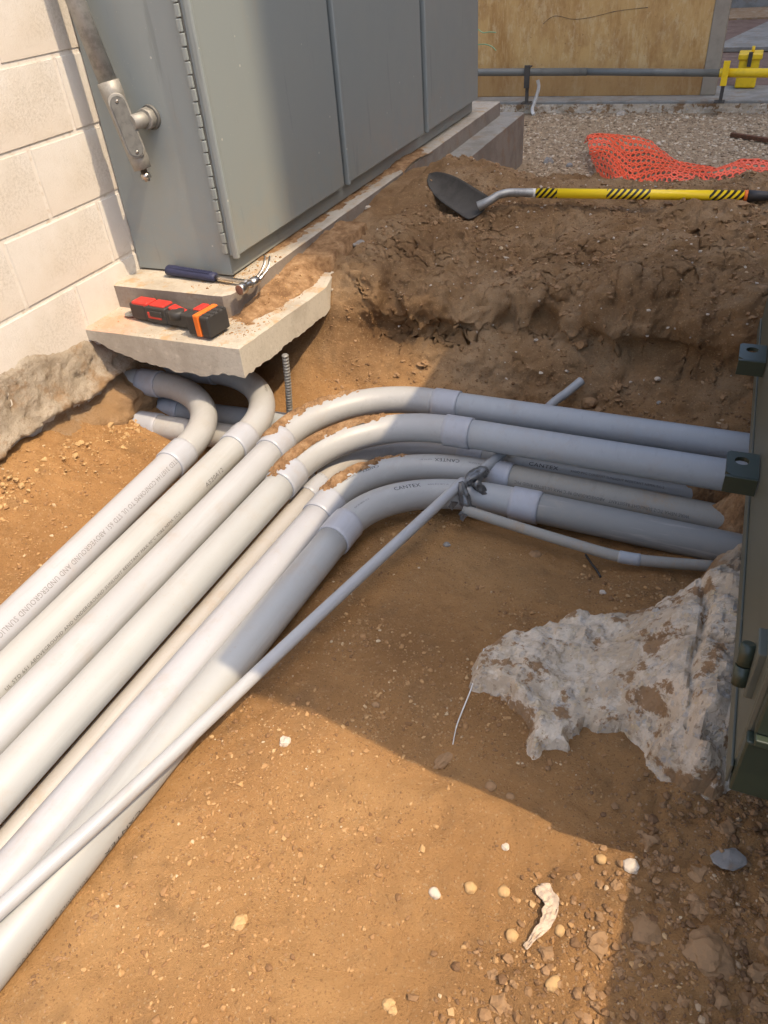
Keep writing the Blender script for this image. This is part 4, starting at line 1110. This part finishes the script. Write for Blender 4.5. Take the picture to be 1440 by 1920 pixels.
# ------------------------------------------------------------------ stones and scraps as things
def rock(name, u, v, z, size, mat, label, cat='stone', squash=.6, seed=0, elong=1.0, rot=0.0, group=None, sub=3, rough=.4, pos=None, sink=.42):
    p = pos if pos is not None else onz(u, v, z)
    zt = float(th(p.x, p.y)[0])
    if pos is None and abs(zt - z) > .002:
        for _ in range(4): p = onz(u, v, zt); zt = float(th(p.x, p.y)[0])
    b_ = bmesh.new(); bmesh.ops.create_icosphere(b_, subdivisions=sub, radius=1)
    for w in b_.verts:
        d = w.co.copy(); k = 1 + rough * mn.noise(d * 1.4 + Vector((seed * 3.1, 0, 0))) + rough * .5 * mn.noise(d * 3.3 + Vector((0, seed * 1.7, 0)))
        w.co = Vector((d.x * k * elong, d.y * k, d.z * k * squash)) * size
    bmesh.ops.rotate(b_, verts=b_.verts, matrix=Matrix.Rotation(rot, 3, 'Z'), cent=(0, 0, 0))
    me = bpy.data.meshes.new(name); b_.to_mesh(me); b_.free(); me.materials.append(mat)
    me.polygons.foreach_set('use_smooth', [sub > 2 and rough < .3] * len(me.polygons))
    o = bpy.data.objects.new(name, me); col.objects.link(o)
    o.location = (p.x, p.y, zt + size * squash * (1 - 2 * sink))
    return tag(o, label, cat, group)
rock('stone', 535, 1392, -.42, .0125, ROCK_W, 'rounded white stone in the sun beside the diagonal conduit', seed=1)
rock('pebble', 450, 1730, -.42, .0115, ROCK_T, 'oval tan pebble alone on the sunlit floor, left of centre', elong=1.3, rot=1.3, seed=2)
rock('pebble', 815, 1675, -.42, .009, ROCK_W, 'small smooth white pebble on the sunlit dirt', elong=1.35, rot=-.5, seed=3, rough=.15)
rock('pebble', 882, 1665, -.42, .011, ROCK_T, 'round orange tan pebble right of the small white one', seed=4, rough=.2)
rock('stone', 1183, 1625, -.42, .0135, ROCK_W, 'angular white stone just inside the shade edge', seed=5, sub=2)
rock('pebble', 920, 1475, -.43, .0115, ROCK_B, 'brown pebble in the shade just past the shade edge', seed=6, rough=.2)
rock('pebble', 957, 1495, -.43, .009, ROCK_B, 'smaller brown pebble right of a rounder one near the shade edge', seed=7, rough=.2)
rock('pebble', 705, 1322, -.43, .008, ROCK_B, 'dark pebble in the shade above the lit corner', seed=8)
rock('stone', 838, 1022, -.45, .010, ROCK_G, 'pale grey chip on the dirt under the taped joint', seed=9, sub=2)
rock('stone', 1365, 1612, -.4, .020, ROCK_G, 'grey flat shard in the deep shade below the green box', squash=.25, elong=1.4, rot=.4, seed=10, sub=2, sink=.1)
rock('stone', 1210, 1745, -.4, .024, ROCK_B, 'broad flat brown clod in the lower right shade', 'dirt clod', squash=.3, seed=11, sub=2)
rock('dirt_clod', 1330, 1790, -.38, .034, ROCK_B, 'largest brown clod in the lower right corner', 'dirt clod', squash=.4, seed=12)
rock('pebble', 730, 1885, -.42, .009, ROCK_T, 'tan pebble at the bottom edge of the photo', seed=13, elong=1.2)
rock('pebble', 737, 1500 + 395, -.42, .007, ROCK_T, 'little round pebble touching the bottom frame edge', seed=14)
rock('pebble', 948, 1588, -.42, .007, ROCK_W, 'tiny white chip near the shade edge in the sun', seed=15, sub=2)
rock('pebble', 945, 1672, -.42, .011, ROCK_T, 'orange pebble with a dark shadow left of the torn film', seed=16, rough=.2)
rock('pebble', 1050, 1745, -.42, .008, ROCK_T, 'oval pebble right of the torn film', seed=17, elong=1.3, rot=1.4, rough=.2)
rock('pebble', 1037, 1845, -.42, .010, ROCK_T, 'long tan pebble low beside the shade edge', seed=18, elong=1.5, rot=1.2, rough=.2)
rock('pebble', 960, 1755, -.42, .0105, ROCK_T, 'round tan pebble just left of the film tail', seed=19, rough=.2)
rock('pebble', 1127, 1612, -.42, .009, ROCK_T, 'orange pebble at the corner of the shade', seed=20, rough=.2)
rock('stone', 1275, 600, -.15, .034, ROCK_B, 'wedge shaped brown clod set in the far bank', 'dirt clod', seed=21, squash=.7, sub=2)
rock('stone', 1325, 762, -.4, .030, ROCK_B, 'round brown clod in the pit behind the blue grey conduit', 'dirt clod', seed=22, squash=.6)
rock('stone', 1105, 752, -.4, .026, ROCK_B, 'lumpy clod beside the buried thin conduit end', 'dirt clod', seed=23, squash=.7, sub=2)
rock('stone', 1420, 560, -.06, .014, ROCK_T, 'smooth tan stone on the heap above the box lug', seed=24, elong=1.4)
rock('stone', 672, 458, -.06, .028, ROCK_G, 'pale flat shard lying on the heap right of the pad', squash=.3, elong=1.6, rot=-.9, seed=25, sub=2, sink=.15)
rock('stone', 690, 390, 0, .014, ROCK_W, 'small pale stone near the end of the pad edge', seed=26)
rock('stone', 1008, 495, -.06, .016, ROCK_G, 'grey chip on the heap below the shovel neck', seed=27, sub=2)
rock('stone', 1263, 530, -.06, .010, ROCK_W, 'white chip in the middle of the heap, lower of two', seed=28, sub=2)
rock('stone', 1272, 552, -.06, .009, ROCK_G, 'greenish chip just under the white one on the heap', seed=29, sub=2)
rock('stone', 1318, 504, -.06, .009, ROCK_W, 'white chip higher up the heap on the right', seed=30, sub=2)
rock('stone', 1360, 595, -.1, .010, ROCK_W, 'white chip left of the far box lug', seed=31, sub=2, elong=1.5)
rock('stone', 1028, 305, -.36, .035, ROCK_G, 'grey lump of rubble on the gravel left of the netting', seed=32, sub=2, squash=.8)
rock('stone', 1068, 312, -.36, .026, ROCK_G, 'second grey lump of rubble beside the netting', seed=33, sub=2, squash=.7)
rock('stone', 1075, 338, -.34, .040, ROCK_G, 'pale flat rubble piece behind the yellow shovel handle', seed=34, sub=2, squash=.3)
rock('stone', 1165, 215, -.38, .04, ROCK_W, 'whitish stone against the foot of the kerb', seed=35, sub=2, squash=.5)
rock('stone', 590, 500, -.04, .012, ROCK_T, 'tan pebble in the loose dirt on the pad', seed=36, pos=Vector((.52, 2.25, -.04)))
bpy.data.objects[-1] if False else None
rock('stone', 1130, 1112, -.44, .009, ROCK_W, 'pale square chip right of the black wire', seed=37, sub=2)
rock('stone', 1003, 1040, -.45, .018, ROCK_B, 'low brown clod under the thin dusty conduit', 'dirt clod', seed=38, sub=2, squash=.4)

# torn film scrap, curved
def ribbon(name, pts, w, mat, label, cat, seed=0, thick=.002, amp=.5):
    P = Path(smooth_path(pts, 8)); n = 40; m_ = 7; V = []; F = []
    for i in range(n):
        s = i / (n - 1); p, T = P.at(P.L * s); S = T.cross(Vector((0, 0, 1))).normalized()
        ww = np.interp(s, [0, .08, .3, .7, 1], w)
        for j in range(m_):
            t = j / (m_ - 1) - .5
            q = p + S * (t * ww * (1 + amp * mn.noise(Vector((s * 9 + seed, j * .9, 0))))) 
            q.z += .006 * mn.noise(Vector((s * 14, t * 4, seed))) + .004
            V.append(q)
    for i in range(n - 1):
        for j in range(m_ - 1): F.append((i * m_ + j, i * m_ + j + 1, (i + 1) * m_ + j + 1, (i + 1) * m_ + j))
    o = mesh_obj(name, V, F, mat)
    md = o.modifiers.new('solid', 'SOLIDIFY'); md.thickness = thick
    return tag(o, label, cat)
def gz(u, v, up=0.0, z=-.42):
    p = onz(u, v, z)
    for _ in range(4): p = onz(u, v, float(th(p.x, p.y)[0]) + up)
    return p
ribbon('plaster_shard', [gz(1010, 1662, .004), gz(1032, 1690, .006), gz(1025, 1728, .006), gz(1000, 1760, .004), gz(984, 1778, .002)], [.014, .030, .026, .016, .006], FILM, 'long curved whitish flake of plaster in the sunlit dirt', 'plaster flake', 3)
# white cord and wood chip
q = [gz(908, 1216, .03), gz(896, 1250, .03), gz(884, 1290, .016), gz(868, 1330, .003), gz(856, 1362, .002), gz(849, 1396, .0)]
cd = MB().tube(smooth_path(q, 6), [.0016] * 25 + [.0010] * 6, 8).build('cord', WHITE); tag(cd, 'thin white cord trailing from the broken concrete into the dirt', 'cord')
rock('wood_chip', 832, 1428, -.43, .011, ROCK_B, 'narrow brown wood chip at the end of the white cord', 'wood chip', elong=2.4, rot=1.15, seed=40, squash=.6, sink=.1)
q = [gz(1098, 1040, .012), gz(1108, 1055, .012), gz(1118, 1068, .008), gz(1126, 1082, .0)]
tag(MB().tube(smooth_path(q, 5), .0032, 8).build('black_wire', BLACK), 'short black wire end poking from the dirt', 'wire')

# ------------------------------------------------------------------ hammer
hz = .013
hA = Vector((.150, 2.040, .020)); hB = Vector((.500, 2.005, .016))
hx = (hB - hA).normalized(); hy = Vector((0, 0, 1)).cross(hx).normalized(); hzv = hx.cross(hy)
ham = empty('hammer', hA, 'claw hammer with dark blue grip lying on the upper pad', 'hammer')
def HP(a, b_, c): return hA + hx * a + hy * b_ + hzv * c
def loft(sections, seg=16):
    """sections: (center, half width vector, half height vector)"""
    b = bmesh.new(); rings = []
    for c, wv, hv in sections:
        rings.append([b.verts.new(c + wv * math.cos(t) * (1 if True else 1) + hv * math.sin(t)) for t in [2 * math.pi * k / seg for k in range(seg)]])
    for r1, r2 in zip(rings, rings[1:]):
        for k in range(seg):
            f = b.faces.new((r1[k], r1[(k + 1) % seg], r2[(k + 1) % seg], r2[k])); f.smooth = True
    b.faces.new(rings[0][::-1]); b.faces.new(rings[-1]); return b
b = MB(); b.merge(loft([(HP(x, 0, 0), hy * w, hzv * h) for x, w, h in ((0, .015, .012), (.004, .0215, .0165), (.03, .0225, .0175), (.07, .0195, .016), (.12, .0185, .0155), (.17, .0200, .0155), (.205, .0185, .0145), (.213, .013, .010))]))
grip = b.build('grip', BLUE, ham)
bd = MB()
for k in range(24):
    for j in (-1, 0, 1):
        c = HP(.025 + k * .0072, j * .009 - .003, .0152 - abs(j) * .0012)
        bd.box(c - Vector((.0016, .002, .001)), c + Vector((.0016, .002, .0016)))
bd.build('grip_studs', BLUE, grip)
b = MB(); b.merge(loft([(HP(x, 0, 0), hy * w, hzv * h) for x, w, h in ((.210, .0115, .0075), (.24, .0095, .007), (.29, .0085, .0065), (.33, .010, .007), (.352, .013, .010))]))
b.build('shaft', STEEL, ham)
hc = HP(.366, 0, .004)
b = MB()
b.merge(loft([(hc - hy * .014, hx * .014, hzv * .013), (hc - hy * .030, hx * .011, hzv * .011), (hc - hy * .046, hx * .011, hzv * .011), (hc - hy * .050, hx * .018, hzv * .018), (hc - hy * .072, hx * .018, hzv * .018), (hc - hy * .075, hx * .0155, hzv * .0155)]))
b.merge(loft([(hc - hy * .016, hx * .016, hzv * .014), (hc + hy * .004, hx * .018, hzv * .014), (hc + hy * .020, hx * .016, hzv * .013)]))
b.build('head', STEEL, ham)
for s_ in (-1, 1):
    pts = [(0.016, 0, .008, 0), (.036, .002, .0075, .004), (.058, .003, .0062, .014), (.080, .002, .0045, .030), (.096, -.002, .0018, .052)]
    b = MB(); b.merge(loft([(hc + hy * a + hx * (s_ * (.006 + a * .04) + c) + hzv * up, hx * (.0085 - a * .05), hzv * t + hy * t * .5) for a, c, t, up in pts], 10))
    b.build('claw', STEEL, ham)

# ------------------------------------------------------------------ multi tool
mt = empty('multi_tool', (.30, 1.865, -.079), 'red and black cordless oscillating tool with orange battery band on the lower pad', 'power tool')
tA = Vector((.128, 1.860, -.048)); tB = Vector((.455, 1.815, -.040))
tx = (tB - tA).normalized(); ty = Vector((0, 0, 1)).cross(tx).normalized(); tz = tx.cross(ty)
def TP(a, b_, c): return tA + tx * a + ty * b_ + tz * c
def rbox(name, a0, a1, w0, w1, z0_, z1_, mat, parent, bev=.008, yo=0, seg=True, w0b=None, zz1b=None):
    """box along the tool's axis; w0b / zz1b give the far end another width / top"""
    bb = bmesh.new(); vs = []
    for a, (y0_, y1_, top) in ((a0, (w0, w1, z1_)), (a1, ((w0b if w0b is not None else w0), (-(w0b) if w0b is not None else w1), zz1b if zz1b is not None else z1_))):
        for y_ in (y0_, y1_):
            for z_ in (z0_, top): vs.append(bb.verts.new(TP(a, y_ + yo, z_)))
    for f in ((0, 1, 3, 2), (4, 6, 7, 5), (0, 4, 5, 1), (2, 3, 7, 6), (0, 2, 6, 4), (1, 5, 7, 3)): bb.faces.new([vs[i] for i in f])
    bmesh.ops.recalc_face_normals(bb, faces=bb.faces)
    bmesh.ops.bevel(bb, geom=list(bb.edges), offset=bev, segments=3, profile=.6, affect='EDGES')
    M_ = MB(); M_.merge(bb); return M_.build(name, mat, parent)
rbox('nose', .0, .075, -.026, .026, -.026, .030, BLACK, mt, .010)
rbox('nose_cap', .012, .085, -.024, .0265, .004, .036, RED, mt, .008)
rbox('motor_housing', .07, .165, -.027, .027, -.028, .028, BLACK, mt, .009)
rbox('housing_shell', .09, .155, -.020, .0285, .006, .034, RED, mt, .007)
rbox('trigger_guard', .083, .145, -.0295, .004, -.012, .010, RED, mt, .004)
rbox('lever', .096, .150, -.0315, -.004, -.004, .016, BLACK, mt, .004)
rbox('handle', .16, .285, -.025, .025, -.028, .020, BLACK, mt, .010)
rbox('handle_top', .165, .262, -.010, .0262, .004, .029, RED, mt, .006, w0b=-.008, zz1b=.016)
MB().tube([TP(.205, -.012, .0), TP(.205, -.012, .0225), TP(.205, -.012, .0245)], [.027, .0262, .020], 24).build('grip_pad', BLACK, mt)
rbox('battery_foot', .280, .318, -.052, .040, -.030, .034, BLACK, mt, .007)
rbox('battery_red_panel', .276, .306, -.010, .0405, -.006, .0385, RED, mt, .006)
rbox('orange_band', .3165, .338, -.0565, .043, -.0305, .040, ORANGE, mt, .005)
bt = rbox('battery', .3375, .375, -.054, .0425, -.0305, .038, BLACK, mt, .010)
for k in range(4): rbox('battery_rib', .3455, .374, -.044 + k * .022, -.034 + k * .022, .030, .0402, BLACK, bt, .002)
# blade clamp and round blade
MB().tube([TP(.004, 0, -.016), TP(-.018, 0, -.018)], [.011, .009], 16).build('clamp', WHITE, mt)
MB().tube([TP(-.030, .004, -.0235), TP(-.030, .004, -.0215)], .0265, 28).build('blade', GALV, mt)
MB().tube([TP(-.030, .004, -.0213), TP(-.030, .004, -.0180)], .009, 14).build('blade_hub', STEEL, mt)

# ------------------------------------------------------------------ shovel
shv = empty('shovel', onz(893, 388, .01), 'round point shovel with yellow and black striped handle on the spoil heap', 'shovel')
sp0 = gz(900, 392, .0, .0)
def gy(u, v, y): return ony(u, v, y)
hs = ony(1000, 362, 3.12); he = ony(1395, 367, 3.15)
# the heap under the handle
zs_ = [float(th(hs.lerp(he, t).x, hs.lerp(he, t).y)[0]) for t in (0, .25, .5, .75, 1)]
dh = (he - hs).normalized()
neck = smooth_path([ony(897, 387, 3.02), ony(915, 378, 3.03), ony(935, 366, 3.06), ony(960, 361, 3.09), ony(1003, 362, 3.12)], 8)
MB().tube(neck, [.020 - .004 * min(1, k / 12) for k in range(len(neck))], 16).build('neck', GALV, shv)
cu_ = hs - dh * .03
MB().tube([cu_, hs + dh * .012], .0175, 20).build('ferrule', WHITE, shv)
Lh = (he - hs).length
SM = Mat('striped_handle', (0.93, 0.66, 0.015), 0.35)
vm = SM.n.new('ShaderNodeVectorMath'); vm.operation = 'DOT_PRODUCT'
SM.l.new(SM.tc.outputs['Object'], vm.inputs[0]); vm.inputs[1].default_value = tuple(dh)
off = float(hs.dot(dh)); tpar = SM.math('DIVIDE', SM.math('SUBTRACT', vm.outputs['Value'], off), Lh)
z_ = SM.sep()[2]
diag = SM.math('FRACT', SM.math('MULTIPLY', SM.math('SUBTRACT', SM.math('MULTIPLY', tpar, Lh), SM.math('MULTIPLY', SM.math('SUBTRACT', z_, float(hs.z)), .9)), 44.0))
strp = SM.mask(diag, .48, .52)
def band(a, b_): return SM.math('MULTIPLY', SM.math('GREATER_THAN', tpar, a), SM.math('LESS_THAN', tpar, b_))
zones = SM.math('ADD', SM.math('ADD', band(.0, .125), band(.37, .578)), band(.848, 1.1))
SM.mix(SM.math('MULTIPLY', zones, strp), (0.02, 0.02, 0.02))
MB().tube([hs + dh * .012, he], .0185, 24).build('handle', SM.m, shv)
MB().tube([he, he + dh * .012], .0195, 24).build('collar', ORANGE, shv)
MB().tube([he + dh * .012, he + dh * .05, he + dh * .10, he + dh * .30], [.020, .018, .0135, .0135], 16).build('grip_end', BLACK, shv)
# blade: curved round-point plate
b0 = ony(897, 390, 3.02)        # socket end
tip = ony(802, 324, 3.25)
bx = (tip - b0); BLn = bx.length; bx.normalize()
fn = Vector((.30, -.80, .62)).normalized()          # blade faces away; its back is seen
by = fn.cross(bx).normalized(); fn = bx.cross(by).normalized()
V = []; F = []; n1, n2 = 22, 15
for i in range(n1):
    s = i / (n1 - 1)
    w = .064 * (1 if s < .45 else max(.05, math.sqrt(max(0, 1 - ((s - .45) / .55) ** 2.2))))
    w *= sstep(np.array(s), -.1, .06) * .15 + .85
    for j in range(n2):
        t = j / (n2 - 1) * 2 - 1
        V.append(b0 + bx * (s * BLn - .01) + by * (t * w) + fn * ((-.022 * (1 - t * t) * (1 - .35 * s) - .012 * math.sin(s * 2.6)) * min(1, w / .04)))
for i in range(n1 - 1):
    for j in range(n2 - 1): F.append((i * n2 + j, i * n2 + j + 1, (i + 1) * n2 + j + 1, (i + 1) * n2 + j))
bl = mesh_obj('blade', V, F, DARKST, shv, smooth=True); md = bl.modifiers.new('solid', 'SOLIDIFY'); md.thickness = .003

# ------------------------------------------------------------------ orange netting
def netting():
    # strip lattice with oval holes, mapped over a crumpled sheet
    topl = [(0, 1096, 264), (.18, 1165, 256), (.34, 1218, 260), (.5, 1262, 277), (.72, 1345, 300), (.86, 1400, 292), (1, 1470, 292)]
    botl = [(0, 1120, 304), (.15, 1148, 338), (.28, 1172, 356), (.45, 1240, 354), (.6, 1300, 352), (.8, 1370, 358), (1, 1470, 374)]
    NU, NV = 36, 13
    tw_ = [onz(a, b_, -.30) for _, a, b_ in topl]; bw_ = [onz(a, b_, -.30) for _, a, b_ in botl]
    def surf(u, v):
        T_ = Vector([float(np.interp(u, [q[0] for q in topl], [w_[k] for w_ in tw_])) for k in range(3)])
        B_ = Vector([float(np.interp(u, [q[0] for q in botl], [w_[k] for w_ in bw_])) for k in range(3)])
        p = T_.lerp(B_, v)
        fold = .03 * math.sin(v * 9 + u * 7) + .022 * math.sin(v * 4 - u * 15)
        w = mn.noise(Vector((u * 4, v * 3, 3))) * .05 + mn.noise(Vector((u * 9, v * 6, 8))) * .02
        lift = .07 * math.exp(-((u - .10) / .12) ** 2) * math.sin(math.pi * min(1, v + .2)) + .05 * math.exp(-((u - .9) / .2) ** 2) * math.sin(math.pi * v)
        p.x += .02 * mn.noise(Vector((u * 5, v * 5, 12))); p.y += .04 * mn.noise(Vector((u * 5, v * 4, 22)))
        p.z = float(th(p.x, p.y)[0]) + .045 + lift + max(-.03, w + fold * .7)
        return p
    V = []; F = []
    segs = 12
    for i in range(NU):
        for j in range(NV):
            cu0, cv0 = (i + (.5 if j % 2 else 0)) / NU, (j + .5) / NV
            hw, hh_ = .5 / NU, .5 / NV
            outer = []; inner = []
            for k in range(segs):
                a = 2 * math.pi * k / segs
                ca_, sa_ = math.cos(a), math.sin(a)
                m_ = max(abs(ca_), abs(sa_)); ou, ov = ca_ / m_, sa_ / m_
                outer.append((cu0 + ou * hw, cv0 + ov * hh_))
                inner.append((cu0 + ca_ * hw * .80, cv0 + sa_ * hh_ * .58))
            b0_ = len(V)
            for q in outer + inner: V.append(surf(*q))
            for k in range(segs):
                F.append((b0_ + k, b0_ + (k + 1) % segs, b0_ + segs + (k + 1) % segs, b0_ + segs + k))
    o = mesh_obj('barrier_netting', V, F, NET)
    md = o.modifiers.new('solid', 'SOLIDIFY'); md.thickness = .004
    return tag(o, 'crumpled bright orange barrier netting lying on the gravel', 'safety netting')
netting()
# rusty bar on the gravel
q0, q1 = gz(1372, 252, .02, -.38), gz(1500, 272, .02, -.38)
mm = (q1 - q0).normalized()
tag(MB().box((0, -.016, -.012), ((q1 - q0).length, .016, .012), .002, frame_mat(q0, mm, (0, 1, 0))).build('steel_bar', RUST), 'flat rusty steel bar on the gravel at the right edge', 'steel bar')

# ------------------------------------------------------------------ background: kerb, plywood box, rail
KY = 6.83
kerb = MB().box((-2.2, KY, -.55), (9, KY + .62, -.305), .008).build('kerb', CONC_GREY); tag(kerb, 'low concrete kerb before the plywood', kind='structure')
X, Z = np.meshgrid(np.arange(-1.2, 3.4, .02), np.arange(-.42, -.315, .012))
Yk = KY - .004 - .012 * np.abs(fbm(X, Z * 2, .06, 4, 17)) - .010 * lumps(X, Z, .04, 5) * (fbm(X, Z, .3, 2, 18) > -.1)
a, b = X.shape; I = (np.arange(a - 1)[:, None] * b + np.arange(b - 1)[None]).ravel()
tag(big_mesh('rough_kerb_face', np.stack([X, Yk, Z], -1).reshape(-1, 3), np.stack([I, I + 1, I + b + 1, I + b], 1), RUBBLE, smooth=False), 'spalled rough front face of the kerb', kind='structure')
yard = box('yard_slab', (-2.2, KY + .62, -.5), (9, 16, -.31), REDCONC); tag(yard, 'reddish concrete yard beyond the kerb', kind='structure')
apr = MB().prism([(1.45, 9.3), (5, 9.0), (5, 12.0), (2.1, 12.0)], .04, Matrix.Translation((0, 0, -.305)), .004).build('grey_slab', CONC_GREY); tag(apr, 'pale grey slab lying on the far yard', kind='structure')
box('far_gravel_strip', (1.4, 12.0, -.309), (8, 13.2, -.29), FOOT)['kind'] = 'structure'
fw = box('far_wall', (-2, 13.4, -.31), (9, 13.7, 3), CONC_GREY); tag(fw, 'dark grey wall at the very back top right', 'wall')
PYW = 7.04
ply = empty('plywood_screen', (.5, PYW, -.3), 'stained yellow plywood sheet wall with beige end post at the back', 'plywood screen')
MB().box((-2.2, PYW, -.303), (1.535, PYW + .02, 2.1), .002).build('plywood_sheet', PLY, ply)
MB().box((1.536, PYW - .010, -.303), (1.645, PYW + .10, 2.1), .006).build('end_post', BEIGE, ply)
# weathered crack running over the sheet
cr = [ony(u, v, PYW - .0015) for u, v in ((1018, 45), (1040, 30), (1075, 36), (1110, 32), (1150, 22), (1185, 17), (1215, 14))]
MB().tube(smooth_path(cr, 6), [.0012 + .0025 * max(0, mn.noise(Vector((k * .9, 0, 0)))) for k in range(37)], 6).build('crack_stain', DARKST, ply)

rail = empty('pipe_rail', (.7, 6.72, -.08), 'long grey steel pipe rail with a yellow painted end before the plywood', 'rail')
ry = 6.74
rz = -.078
MB().tube([(-1.4, ry, rz + .018), (.70, ry, rz - .008)], .0275, 20).build('grey_pipe', GREYBEAM, rail)
MB().tube([(.70, ry, rz - .008), (1.69, ry, rz - .032)], .0255, 20).build('grey_pipe', GREYBEAM, rail)
MB().tube([(1.66, ry, rz - .031), (1.661, ry, rz - .031), (3.2, ry, rz - .06)], [.026, .030, .030], 20).build('yellow_pipe', YELLOW, rail)
for x in (.235, 1.70):
    br = MB(); br.box((x - .022, ry - .040, rz - .11), (x + .022, ry - .030, rz + .05), .002)
    br.box((x - .022, ry - .03, rz + .028), (x + .022, ry + .05, rz + .038), .002)
    br.build('bracket', YELLOW if x > 1 else DARKST, rail)
    MB().box((x - .012, ry - .025, -.305), (x + .012, ry + .0, rz - .03), .002, None).build('support_leg', DARKST, rail)
    MB().box((x - .045, ry - .03, -.304), (x + .03, ry + .05, -.294), .002, None).build('foot_plate', DARKST, rail)
wh = smooth_path([ony(1008, 150, 6.78), ony(1010, 165, 6.78), ony(1003, 190, 6.78), ony(998, 205, 6.76), onz(1001, 216, -.385)], 6)
tag(MB().tube(wh, .014, 12).build('flexible_conduit', WHITE), 'short white flexible conduit bent down the kerb', 'flexible conduit')
yb_ = empty('lock_box', (1.83, 7.35, -.31), 'yellow metal lock box behind the rail end', 'lock box')
lo = ony(1379, 152, 7.3); hi = ony(1429, 96, 7.3)
MB().box((lo.x, 7.3, lo.z - .05), (hi.x, 7.48, hi.z - .05), .01).build('box', YELLOW, yb_)
MB().box((lo.x - .012, 7.285, hi.z - .055), (hi.x + .012, 7.50, hi.z - .015), .008).build('lid', YELLOW, yb_)
MB().box(((lo.x + hi.x) / 2 - .015, 7.270, hi.z - .10), ((lo.x + hi.x) / 2 + .015, 7.284, hi.z + .0), .003).build('hasp', DARKST, yb_)
MB().tube([((lo.x + hi.x) / 2 + .01, 7.35, hi.z - .014), ((lo.x + hi.x) / 2 + .01, 7.35, hi.z + .03)], .012, 10).build('knob', YELLOW, yb_)
box('box_post', (lo.x + .05, 7.33, -.309), (lo.x + .11, 7.40, lo.z - .051), YELLOW, yb_)
# thin green wires by the cabinet edge
gw = empty('loose_wires', (.0, 5.9, .1), 'thin pale green wires hanging out past the cabinet edge', 'wires')
GW = flat('green_wire', (0.25, 0.42, 0.22), 0.5)
for pts in ([(893, 52), (905, 61), (918, 60), (930, 61)], [(893, 84), (908, 83), (922, 87), (930, 95)]):
    MB().tube(smooth_path([ony(u, v, 5.6) for u, v in pts], 6), .0035, 6).build('wire', GW, gw)

# ------------------------------------------------------------------ unseen blocks added outside the frame to cast the shade
bd_ = empty('shade_building', (12, 12, -.39), 'tall unseen brick block added off to the right to shade the back of the yard', 'shade_building')
BX, BY0 = 9.0, 1.10
box('wall', (BX, BY0, -.39), (17, 30, 19), BRICK, bd_)  # unseen block, placed and sized for the shade edge on cabinet and heap
box('roof', (BX - .1, BY0, 19.001), (17.1, 30.1, 19.3), CONC_GREY, bd_)
for fl in range(4):
    for k in range(6):
        w = box('window', (BX - .02, BY0 + 2 + k * 3.6, 1.2 + fl * 3.2), (BX - .002, BY0 + 3.6 + k * 3.6, 3.0 + fl * 3.2), GLASS, bd_)
ped = empty('shade_pedestal', (2.6, .2, -.4), 'low unseen green box added past the right edge to cast shade', 'electrical box')
MB().box((2.31, -.9, -.45), (2.95, .70, .20), .01).build('body', GREEN, ped)  # guessed low box, added to shade the lower right floor
MB().box((2.30, -.92, .201), (2.97, .71, .235), .008).build('lid', GREEN, ped)
